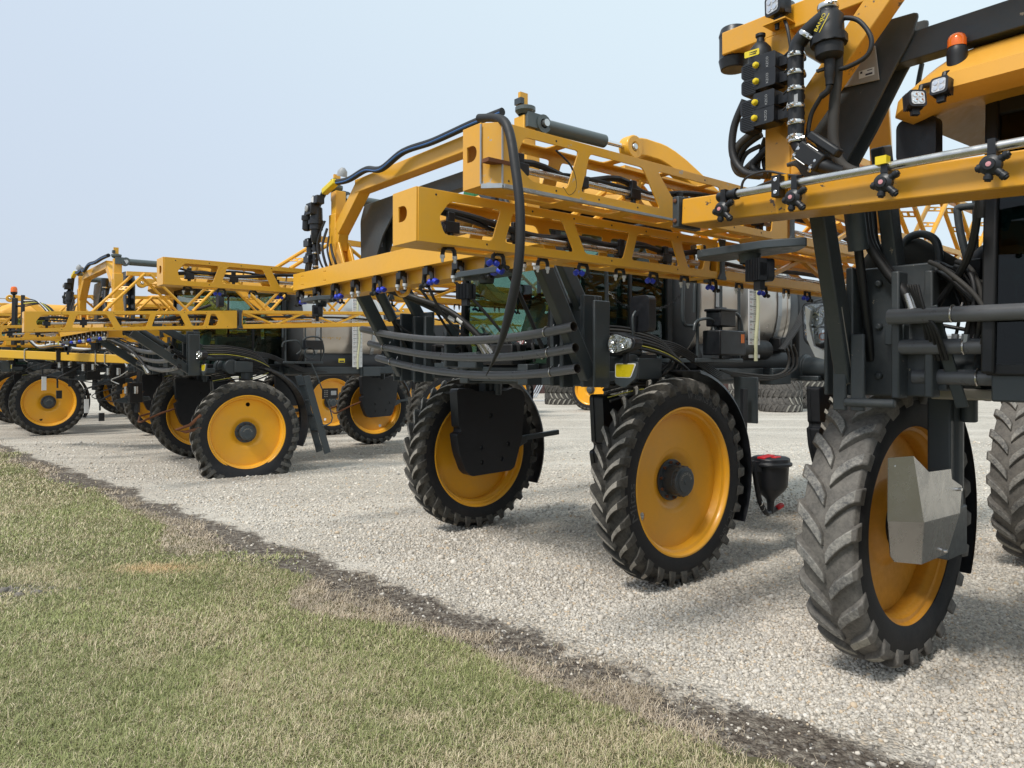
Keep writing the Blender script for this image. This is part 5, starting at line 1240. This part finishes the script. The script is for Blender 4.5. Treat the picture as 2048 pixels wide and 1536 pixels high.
    n_ = q(1733, 146, v=vt + .014); part('data_label', MB('white').box(n_, (.09, .002, .045)).box(n_ + Vector((-.03, .002, .01)), (.012, .002, .012), 'ink').box(n_ + Vector((.015, .002, -.01)), (.04, .002, .010), 'ink').box(n_ + Vector((.02, .002, .012)), (.03, .002, .004), 'ink'), t2)
    # right headlight with its bent white guard strip
    b = q(1645, 648, v=.62); hb = MB('black_plastic'); hb.prism(rpoly([(-.125, .15), (.09, .155), (.125, .03), (.09, -.15), (.0, -.185), (-.11, -.13)], .05, 4), [], .12, b, (1, 0, 0), (0, 0, 1)); hl = P('headlight', hb, .02)
    part('reflector', bowls(b + Vector((0, .062, .05)), ((-.045, .035, .045), (.045, .035, .045), (0, -.02, .05))), hl); part('lens', MB('led').prism(rpoly([(-.09, .125), (.07, .13), (.10, .0), (.07, -.03), (-.10, -.02)], .04, 4), [], .02, b + Vector((0, .06, .01)), (1, 0, 0), (0, 0, 1)), hl, .006)
    part('turn_lens', MB('led').prism(rpoly([(-.10, -.035), (.09, -.045), (.07, -.13), (.0, -.155), (-.07, -.12)], .04, 4), [], .02, b + Vector((0, .06, .01)), (1, 0, 0), (0, 0, 1)).lathe([(0, .03), (.005, .02)], 'amber', b + Vector((.04, .072, -.09)), (0, 1, 0), 12), hl, .006)
    part('lens_cover', MB('clear_lens').prism(rpoly([(-.105, .135), (.08, .14), (.11, .0), (.08, -.14), (.0, -.165), (-.09, -.12)], .05, 4), [], .01, b + Vector((0, .082, .01)), (1, 0, 0), (0, 0, 1)), hl, .004)
    gs = MB('white'); g_ = [q(x, y, v=.74) for x, y in ((1612, 612), (1624, 622), (1620, 650), (1630, 692), (1660, 706), (1662, 722), (1632, 714), (1616, 680))]
    o = q(1630, 660, v=.74); gs.prism([(p.x - o.x, p.z - o.z) for p in g_], [], .03, o, (1, 0, 0), (0, 0, 1)); P('headlight_guard', gs, .004)
    # lower front: foot brackets, hose bundle, sleeve and hoop
    ft = MB('slate_worn')
    for x in (1680, 1716):
        p = q(x, 745, v=.84); ft.box(p, (.09, .03, .50))
    ft.cyl(q(1690, 804, v=.86), q(1790, 808, v=.86), .028, None, 14); P('link_foot', ft, .01)
    P('hanger_bar', MB('slate').beam(q(1862, 612, v=.80), q(1925, 815, v=.62), .07, .02, up=(0, 1, 0)).beam(q(1795, 690, v=.7), q(1795, 650, v=.7), .12, .10), .006)
    vb = .62
    P('hoop', MB('slate').tube([q(x, y, v=.35) for x, y in ((1803, 560), (1804, 505), (1815, 478), (1842, 468), (1868, 478), (1878, 505), (1880, 560))], .026, None, 12, 6))
    sl = P('hose_sleeve', MB('canvas').tube([q(x, y, v=.25) for x, y in ((1745, 570), (1775, 530), (1830, 520), (1885, 548), (1912, 570))], [.16, .17, .15, .13, .10], None, 14, 0))
    for i in range(6):
        P('hose', MB('hose' if i % 3 else 'hose_dusty').tube([q(x, y, v=.3 + .03 * i) for x, y in ((1895 + 4 * i, 555), (1925 + 5 * i, 590), (1940 + 8 * i, 640), (1945 + 9 * i, 720))], .022 if i % 2 else .012, None, 10, 5))
    for i in range(4):
        h = P('hose', MB('hose').tube([q(x, y, v=.75 - .05 * i) for x, y in ((1724 + 7 * i, 385), (1728 + 7 * i, 440), (1738 + 6 * i, 490), (1775 + 5 * i, 545), (1812 + 4 * i, 590), (1828 + 3 * i, 640))], .030 if i < 2 else .016, None, 12, 5))
        part('hose_fitting', MB('steel').cyl(q(1816 + 4 * i, 588 + 4 * i, v=.75 - .05 * i), q(1828 + 3 * i, 625, v=.75 - .05 * i), .034 if i < 2 else .02, None, 10), h)
    tx = MB('tag_grey'); 
    P('grab_rail', MB('slate').tube([q(x, y, v=-.2) for x, y in ((1935, 520), (1922, 470), (1916, 430), (1920, 415), (1985, 412), (2040, 410))], .026, None, 10, 4).tube([q(1950, 400, v=-.3), q(1952, 520, v=-.3)], .02))
    P('intake_elbow', MB('black').tube([q(x, y, v=-.1) for x, y in ((1958, 560), (1962, 520), (1985, 502), (2030, 498))], .065, None, 16, 5))
    P('horn_box', MB('black').box(q(1930, 545, v=.05), (.30, .3, .14)).beam(q(1895, 515, v=.1), q(1945, 535, v=.1), .12, .03).box(q(1915, 600, v=.1), (.5, .3, .12), 'slate'), .02)
    for i in range(3): P('coupling', MB('steel').cyl(q(1972 + 14 * i, 668, v=.75), q(1972 + 14 * i, 690, v=.75), .02, None, 8))
    rr = random.Random(21)
    for i in range(14):
        x0, y0 = 1888 + rr.uniform(0, 55), 545 + rr.uniform(-8, 14); x1 = 1900 + rr.uniform(0, 90); v_ = .42 + .03 * i
        h = P('hose', MB(('hose', 'hose_dusty', 'hose')[i % 3]).tube([q(x0 - 30, y0 - 15, v=v_ - .1), q(x0, y0, v=v_), q((x0 + x1) / 2 + rr.uniform(8, 22), y0 + 50, v=v_ + .03), q(x1 + 10, 640, v=v_ + .02), q(x1, 688, v=v_)], rr.choice((.010, .014, .020)), None, 10, 5))
        if i % 3 == 0: part('hose_fitting', MB('galvanised').cyl(q(x1 + 3, 668, v=v_ + .005), q(x1, 692, v=v_), .022, None, 8), h)
    for i in range(5):
        v_ = .80 + .02 * i; P('hose', MB('hose').tube([q(1815 + 5 * i, 570, v=v_), q(1835 + 4 * i, 610 + 4 * i, v=v_), q(1850 + 6 * i, 660, v=v_), q(1862 + 8 * i, 720, v=v_ - .1)], .011, None, 8, 5))
    # mirror hanging from the roof
    c = q(1838, 282, v=1.02); s.mirror(c, (.22, .26), [c + Vector((-.02, -.01, .10)), c + Vector((-.03, -.01, .2)), c + Vector((-.01, -.02, .36)), c + Vector((.0, -.04, .46))])
s1_front()

# ------------------------------------------------------------------ second sprayer (middle)
S2 = Sprayer('middle sprayer with clean black lettered tyres and blue capped nozzles under its boom', (.545, 8.68), -140.5, vm=1.97, zb=3.07, za=3.03, Lin=2.85)
S2.wheel(1, 0, letters=True); S2.wheel(-1, 0, letters=True); S2.wheel(1, -4.2); S2.wheel(-1, -4.2)
for sd, v in ((1, 0), (-1, 0), (1, -4.2), (-1, -4.2)): S2.leg(sd, v, 'black')
S2.chassis(); S2.links(); S2.pipes(); S2.cab(logo=True, gps=True); S2.tank(); S2.platform(); S2.center_beam(); S2.gantry(); S2.plumbing(); S2.arm(1); S2.arm(-1, dz=.20); S2.front_clutter(); S2.headlight()
def s2_extra():
    s = S2; q = s.pix; P = s.P
    c = q(1286, 628, v=.62); s.mirror(c, (.23, .34), [c + Vector((-.02, .08, .02)), c + Vector((-.02, .12, -.04)), c + Vector((-.03, .10, -.2)), c + Vector((-.10, .04, -.28))])
    for (x0, y0), (x1, y1), uu in (((1218, 584), (1264, 615), 1.0), ((1312, 618), (1366, 586), 1.2)):
        ch = MB('black'); a, b = q(x0, y0, u=uu), q(x1, y1, u=uu); n = 13
        for i in range(n):
            p = a.lerp(b, (i + .5) / n) - Vector((0, 0, .04 * math.sin(math.pi * (i + .5) / n))); d = (b - a).normalized(); e = Vector((1, 0, 0)) if i % 2 else d.cross(Vector((1, 0, 0))).normalized()
            L = (b - a).length / n * .68; ch.tube([p + d * (L * math.cos(t)) + e * (.013 * math.sin(t)) for t in [2 * math.pi * k / 10 for k in range(11)]], .004, 'steel' if i < 3 and x0 < 1300 else None, 5)
        P('safety_chain', ch)
    P('cab_rail', MB('slate').tube([q(1212, 540, u=.95), q(1214, 620, u=.95)], .022).tube([q(1366, 560, u=1.25), q(1366, 640, u=1.25), q(1380, 652, u=1.25), q(1398, 650, u=1.25)], .02, None, 8, 4))
    # chemical inductor behind the left front wheel
    c = q(1541, 935, u=1.75); e = MB('black_plastic'); e.lathe([(-.52, .035), (-.40, .04), (-.36, .05), (-.25, .16), (-.20, .185), (.02, .20), (.03, .235), (.06, .235), (.065, .215), (.11, .21), (.125, .18), (.13, 0)], None, c, (0, 0, 1), 32)
    e.beam(c + Vector((0, -.21, .0)), c + Vector((0, -.31, .02)), .06, .03); e.beam(c + Vector((0, .15, .02)), c + Vector((-.1, .45, .05)), .05, .12); e.tube([c + Vector((.0, .02, -.50)), c + Vector((.02, .12, -.5)), c + Vector((0, .22, -.35)), c + Vector((-.02, .27, -.1)), c + Vector((-.05, .28, .1))], .03, None, 10, 5)
    e.cyl(c + Vector((0, .0, -.5)), c + Vector((0, -.14, -.48)), .03, None, 10); e.beam(c + Vector((-.12, .38, -.5)), c + Vector((-.12, .34, .9)), .05, .08)
    i_ = P('inductor', e, .006); part('lid_handle', MB('red').beam(c + Vector((0, .20, .12)), c + Vector((0, -.02, .135)), .10, .03).box(c + Vector((.1, .05, .13)), (.06, .12, .02)), i_, .01); part('valve_handle', MB('red').beam(c + Vector((.02, -.10, -.47)), c + Vector((.03, -.20, -.44)), .06, .05), i_, .015)
    for i in range(3): part('hose_fitting', MB('steel').lathe([(0, .036), (.02, .036)], None, c + Vector((.005, .12 + .05 * i, -.5 + .06 * i)), (0, 1, .3), 12), i_)
    P('mud_flap', MB('black').box(q(1492, 800, u=1.55), (.30, .03, .52), 'slate'), .006)
    # hoses at the pump behind the gauge
    for i in range(3):
        P('hose', MB('hose_dusty').tube([q(x, y, u=1.15) for x, y in ((1570 + 8 * i, 690), (1578 + 8 * i, 715), (1572 + 8 * i, 740), (1545, 752 + 3 * i), (1490, 748 + 4 * i), (1440, 742))], .018, None, 10, 5))
    for i in range(5): P('hose', MB('hose').tube([q(x, y, u=1.0 + .05 * i) for x, y in ((1555 + 3 * i, 700), (1590 + 3 * i, 650), (1612 + 2 * i, 610 + 4 * i), (1660, 595 + 5 * i))], .016, None, 8, 5))
    P('pump', MB('black').box(q(1560, 690, u=.95), (.2, .3, .2)).cyl(q(1470, 700, u=.95), q(1530, 700, u=.95), .13, None, 20), .02)
    part('pump_label', MB('warning_yellow').box(q(1475, 703, u=1.09), (.004, .05, .08)), s.root) if False else None
s2_extra()

# ------------------------------------------------------------------ third sprayer (with the flat tyre)
S3 = Sprayer('sprayer with flat front tyre, lowered boom and folding ladder near the lawn', (-6.29, 16.03), -140.5, vm=2.40, zb=2.78, za=2.84, slope=.05, Lin=3.25, half=1.75, wb=-4.65, detail=1, ztop=4.02, arm_f=1.5, H=.32)
S3.wheel(1, .12, flat=1, hub_z=.84, steer=R(-8)); S3.wheel(-1, 0, kind='used'); S3.wheel(1, -4.65, kind='used'); S3.wheel(-1, -4.65, kind='used', steer=R(-6))
for sd, v, bp in ((1, 0, 0), (-1, 0, 1), (1, -4.65, 0), (-1, -4.65, 1)): S3.leg(sd, v, 'black', bumper=bp)
S3.leg = None
S3.chassis(); S3.links(); S3.pipes(); S3.cab(); S3.tank(text=True); S3.platform(ladder=True, boxes=False); S3.center_beam(); S3.gantry(); S3.plumbing(); S3.arm(1, nozzles=False); S3.arm(-1, nozzles=False); S3.front_clutter(); S3.headlight()
def s3_extra():
    s = S3; q = s.pix; P = s.P
    g = MB('rust'); g.tube([q(x, y, u=1.78) for x, y in ((402, 830), (380, 850), (352, 860), (372, 864), (402, 856))], .03, None, 8)
    P('crop_guard', g)
    b = s.pix(552, 608, v=-.2); b.x = -1.0; s.mirror(q(440, 600, v=.95), (.16, .26))
    P('lamp_box', MB('black_plastic').box(q(625, 690, u=1.4), (.2, .4, .2)).lathe([(0, .12), (.05, .12)], 'slate', q(618, 707, u=1.5), (1, 0, 0), 18), .01)
s3_extra()

# ------------------------------------------------------------------ farther sprayers
S4 = Sprayer('sprayer behind the toolbar machine, half hidden at the left edge of the row', (-15.45, 24.2), -141, vm=2.2, zb=2.95, za=2.85, detail=1, half=1.7)
S4.wheel(1, 0, kind='used'); S4.wheel(-1, 0, kind='used'); S4.wheel(1, -4.2, kind='used'); S4.wheel(-1, -4.2, kind='used')
for sd, v in ((1, 0), (-1, 0), (1, -4.2), (-1, -4.2)): S4.leg(sd, v, 'black')
S4.chassis(); S4.links(); S4.cab(); S4.tank(); S4.platform(boxes=False); S4.center_beam(); S4.arm(-1, nozzles=False, folded=False); S4.arm(1, nozzles=False); S4.gantry(); S4.front_clutter(); S4.headlight()
S5 = Sprayer('toolbar sprayer with a low yellow toolbar and hanging injector units at the left', (-9.9, 21.7), -141, wb=-4.1, vm=2.2, zb=2.9, za=2.9, detail=1, half=1.7)
S5.wheel(1, 0, kind='used'); S5.wheel(-1, 0, kind='used'); S5.wheel(1, -4.1, kind='used'); S5.wheel(-1, -4.1, kind='used')
for sd, v in ((1, 0), (-1, 0), (1, -4.1), (-1, -4.1)): S5.leg(sd, v, 'black')
S5.chassis(); S5.links(); S5.arm(1, nozzles=False); S5.arm(-1, nozzles=False); S5.cab(); S5.tank(); S5.platform(boxes=False); S5.front_clutter(); S5.headlight()
S6 = Sprayer('distant sprayer showing only orange booms between the tank and the middle sprayer', (-4.4, 29.3), -141, vm=2.2, zb=3.0, za=3.05, detail=1, half=1.7)
S7 = Sprayer('farthest left sprayer, mostly hidden behind the toolbar machine and its neighbour', (-19.6, 28.9), -141, vm=2.2, zb=3.0, za=3.0, detail=1, half=1.7)
for S in (S6, S7):
    for sd in (1, -1):
        for v in (0, -4.2): S.wheel(sd, v, kind='used'); S.leg(sd, v, 'black')
    S.chassis(); S.links(); S.cab(); S.tank(); S.center_beam(); S.gantry(); S.arm(1, nozzles=False); S.arm(-1, nozzles=False); S.front_clutter(); S.headlight()
def toolbar():
    s = S5; P = s.P
    def W(px, py, Y):
        """machine coordinates of a photo point at distance Y"""
        p = Vector(((px - 1024) * Y / FPX, Y, CAM_H + (PYH - py) * Y / FPX)) - s.org
        return Vector((p.dot(s.a), p.dot(s.f), p.z))
    a, b = W(-30, 706, 18.7), W(285, 720, 17.7)
    tb = MB('yellow'); tb.beam(a, b, .20, .20); tb.beam(W(-20, 711, 18.9), W(22, 711, 18.9), .24, .24)
    t_ = P('toolbar', tb, .012)
    for px in (60, 201, 219):
        c = a.lerp(b, (px + 30) / 315); part('u_bolt', MB('steel').tube([c + Vector((.02, .02, -.17)), c + Vector((.08, .09, -.13)), c + Vector((.08, .09, .13)), c + Vector((.02, .02, .16))], .012, None, 6), t_)
    c = a.lerp(b, .5); part('bar_clamp', MB('black').box(c, (.24, .24, .28)), t_)
    st = W(35, 630, 18.6); fs = MB('black'); fs.beam(W(28, 690, 18.6), W(30, 596, 18.6), .10, .10); fs.beam(W(45, 690, 18.6), W(46, 590, 18.6), .07, .07); fs.beam(W(28, 612, 18.6), W(46, 612, 18.6), .05, .05)
    f_ = P('fold_stand', fs, .01)
    bb = W(28, 584, 18.6); part('beacon', MB('amber').lathe([(0, .075), (.08, .075), (.13, .055), (.145, 0)], None, bb, (0, 0, 1), 18), f_); part('beacon_stem', MB('black').lathe([(0, .075), (-.05, .07), (-.08, .03), (-.2, .03)], None, bb, (0, 0, 1), 14), f_)
    for k in range(6):
        P('hose', MB(('hose', 'white', 'hose', 'yellow_wire', 'hose', 'hose')[k]).tube([W(48, 598 + 3 * k, 18.5), W(75 + 3 * k, 604 + k, 18.4), W(100 + 4 * k, 640, 18.3), W(90 + 9 * k, 690, 18.2)], .015, None, 6, 5))
    P('hose', MB('pale_metal').tube([W(58, 676, 18.4), W(75, 692, 18.4), W(115, 688, 18.3), W(150, 697, 18.2), W(200, 698, 18.1), W(270, 690, 18.0)], .03, None, 8, 5)); P('hose', MB('hose').tube([W(58, 682, 18.3), W(80, 697, 18.3), W(120, 693, 18.2), W(160, 702, 18.1), W(275, 694, 18.0)], .02, None, 8, 5))
    for x0, y0 in ((165, 740), (250, 785), (215, 748), (118, 733)):
        Y = 18.6; u = MB('black'); u.box(W(x0 + 20, y0, Y), (.3, .3, .5)); u.beam(W(x0 + 30, y0 - 55, Y), W(x0 + 24, y0 + 40, Y), .10, .10); u.prism([(0, 0), (.25, .1), (.9, .12), (.95, .02), (.3, -.06)], [], .08, W(x0 - 25, y0 + 18, Y), (.2, -.9, 0), (0, 0, 1), 'slate')
        i_ = P('injector_unit', u, .012)
        for k in range(2): part('knob', MB('steel').cyl(W(x0 + 2 + 20 * k, y0 - 12, Y - .2), W(x0 + 2 + 20 * k, y0 + 2, Y - .2), .05, None, 10), i_)
        part('spring_rod', MB('black').tube([W(x0 - 20, y0 - 10, Y - .3), W(x0 - 60, y0 + 2, Y - .3), W(x0 - 60, y0 + 12, Y - .3), W(x0 + 5, y0 + 22, Y - .3)], .012, None, 6, 3), i_)
        for dx, dy in ((-80, 0), (-50, 22)) if x0 in (165, 250) else ():
            part('drop_rod', MB('black').tube([W(x0 + 5, y0 - 34 + dy, Y - .2), W(x0 + dx + 4, y0 - 8 + dy, Y - .3), W(x0 + dx, y0 + dy, Y - .3), W(x0 + dx, y0 + 14 + dy, Y - .3)], .022, None, 8, 3), i_)
            part('white_flag' if dx == -80 else 'sensor', MB('white' if dx == -80 else 'black').box(W(x0 + dx + 3, y0 + dy + 27, Y - .3), (.03, .10, .34) if dx == -80 else (.08, .12, .2)), i_)
    P('hose', MB('white').tube([W(255, 742, 18.2), W(240, 752, 18.2), W(222, 760, 18.2), W(238, 768, 18.2)], .012, None, 6, 4))
toolbar()

# ------------------------------------------------------------------ hose hung over the nearest sprayer's boom tip
def hanging_hose():
    s = S1; mb = MB('hose'); uu = -2.48
    pts = [s.pix(958, 236, v=2.98), s.pix(1000, 238, v=2.98), s.pix(1018, 262, v=2.99), s.pix(1030, 330, v=3.0), s.pix(1040, 420, v=3.0), s.pix(1038, 520, v=3.0), s.pix(1022, 610, v=2.99), s.pix(1000, 690, v=2.98), s.pix(972, 752, v=2.97)]
    W = [s.org + s.a * p.x + s.f * p.y + Vector((0, 0, p.z)) for p in pts]
    mb.tube(W, [.022, .024, .024, .026, .027, .028, .027, .022, .005], None, 12) if False else mb.tube(smooth(W, 5), [.024] * 6 + [.027] * 26 + [.024, .022, .019, .016, .013, .010, .007, .004, .002], None, 14)
    o = part('hanging_hose', mb.mesh('hanging_hose', mirror=False), None)
    tag(o, 'long dark rubber hose draped over the scuffed boom tip and hanging to a point', 'hose')
hanging_hose()

# ------------------------------------------------------------------ background: loose wheel, stacked tyres, crates, shed
def lay_tyres():
    def big(W_, seed): return lambda: tyre_mb(W_, 21, True, 1.98, ('tyre_stack', 'tyre_stack', 'tyre_stack'), bead=.60)
    def stack(px, Y, n, W_, lab, dark=False, dx=0.0):
        x = (px - 1024) * Y / FPX
        for i in range(n):
            me = CACHE.setdefault(('st', W_, dark), tyre_mb(W_, 21, True, 1.98, ('tyre_black', 'tyre_tread', 'tyre_tread') if dark else ('tyre_stack',) * 3, bead=.60).mesh('tyre'))
            o = bpy.data.objects.new('stacked_tyre', me); COL.objects.link(o)
            o.location = (x + rnd.uniform(-.06, .06), Y + rnd.uniform(-.05, .05), W_ * .53 + i * W_ * 1.03); o.rotation_euler = (0, R(90), rnd.uniform(0, 6.28))
            pos = ['lowest', 'second', 'third', 'fourth'][i]
            tag(o, f'{pos} {lab}', 'tyre', 'tyres lying stacked in the yard')
    stack(1559, 34.6, 4, .66, 'dusty tractor tyre in the middle stack under the middle sprayer')
    stack(1498, 36.5, 4, .62, 'dusty tyre in the stack just behind the black inductor')
    stack(1612, 37.5, 4, .52, 'dusty tyre in the stack beside the nearest front wheel')
    stack(1123, 41.0, 4, .62, 'dark tyre in the stack left of the loose orange wheel', True)
    stack(1232, 41.5, 4, .62, 'dark tyre in the stack right of the loose orange wheel', True)
    stack(862, 44.0, 4, .6, 'tyre in the stack seen between two sprayer wheels')
lay_tyres()
def loose_wheel():
    Y = 35.3; x = (1181 - 1024) * Y / FPX
    t = thing('spare_wheel', 'orange disc wheel with lugged tyre standing alone in the far yard', 'wheel', (x, Y, 1.0), R(62))
    part('rim', lambda: rim_mb('orange_rim', (.3, -.47)), t, key='rim_far'); part('tyre', lambda: tyre_mb(), t, key=('tyre', 'new', False)); part('hub', hub_mb, t, key='hub')
loose_wheel()
def pallets():
    Y = 58.0
    for px, n, w_, lab in ((657, 2, 1.5, 'pale plywood crate on the pallet nearest the ladder'), (686, 2, 1.6, 'pale plywood crate on the pallet beside the shielded wheel')):
        for i in range(n):
            x = (px - 1024) * Y / FPX
            t = thing('crate', ('lower ' if i == 0 else 'upper ') + lab, 'crate', (x, Y, i * .98), 0, 'wooden crates at the back of the yard')
            part('box', MB('crate_wood').box((0, 0, .56), (w_, 1.1, .74)), t, .01)
            b = MB('crate_wood')
            for z in (.03, .14): b.box((0, 0, z), (w_, 1.1, .03))
            for u in (-1, 0, 1): b.box((u * w_ * .45, 0, .085), (.12, 1.1, .09))
            part('pallet', b, t); bt = MB('crate_wood')
            for z in (.25, .90): bt.box((0, -.56, z), (w_, .02, .09))
            for u in (-1, 1): bt.box((u * w_ * .47, -.562, .575), (.09, .016, .56))
            part('batten', bt, t)
pallets()
def shed():
    Y = 56.0; x0, x1 = (1036 - 1024) * Y / FPX, (2250 - 1024) * Y / FPX
    t = thing('shed', 'white metal shed with a brown wainscot beyond the yard', 'shed', (0, Y, 0))
    H_ = 4.4; w0 = MB('shed_white'); nb = 200
    xs = np.linspace(x0, x1, nb)
    for i in range(nb - 1): w0.box(((xs[i] + xs[i + 1]) / 2, .12 + (.012 if i % 2 else 0), 1.05 + (H_ - 1.05) / 2), ((x1 - x0) / nb, .02, H_ - 1.05))
    w0.box(((x0 + x1) / 2, .12, 1.02), (x1 - x0, .08, .10)); w0.box((x0 + .1, .11, H_ / 2), (.22, .10, H_)); w0.v = [(-a, b, c) for a, b, c in w0.v]
    part('wall', w0, t)
    w1 = MB('shed_brown')
    for i in range(nb - 1): w1.box(((xs[i] + xs[i + 1]) / 2, .12 + (.03 if i % 2 else 0), .5), ((x1 - x0) / nb, .02, .98))
    w1.v = [(-a, b, c) for a, b, c in w1.v]; part('wainscot', w1, t)
    r = MB('pale_metal'); r.hexa([(-x0 + .4, -.3, H_), (-x1, -.3, H_), (-x1, 8, H_ + 1.6), (-x0 + .4, 8, H_ + 1.6), (-x0 + .4, -.3, H_ + .1), (-x1, -.3, H_ + .1), (-x1, 8, H_ + 1.7), (-x0 + .4, 8, H_ + 1.7)]); part('roof', r, t)
    lad = MB('galvanised'); a, b = Vector((-(1062 - 1024) * 48 / FPX, 48 - Y, .02)), Vector((-(1100 - 1024) * 48 / FPX, 50 - Y, 2.2))
    s = thing('steel_ramp', 'pair of galvanised steel rails leaning near the brown wainscot', 'ramp', (0, Y, 0))
    for k in range(3):
        d = Vector((-.16 * k, 0, .02 * k)); lad.beam(a + d, b + d, .06, .06)
    for f in (.02, .95): lad.beam(a.lerp(b, f), a.lerp(b, f) + Vector((-.32, 0, .04)), .06, .05)
    part('rail', lad, s)
    o = MB('pale_metal').box(((1100 - 1024) * 44 / FPX, 44, .05), (1.9, .18, .08)); tag(part('steel_plank', o.mesh('steel_plank', mirror=False), None), 'pale steel plank lying on the gravel before the dark tyres', 'plank')
shed()
for o in list(COL.objects):
    if o.type == 'MESH' and o.parent is None and not o.get('label') and not o.get('kind'): print('untagged', o.name)
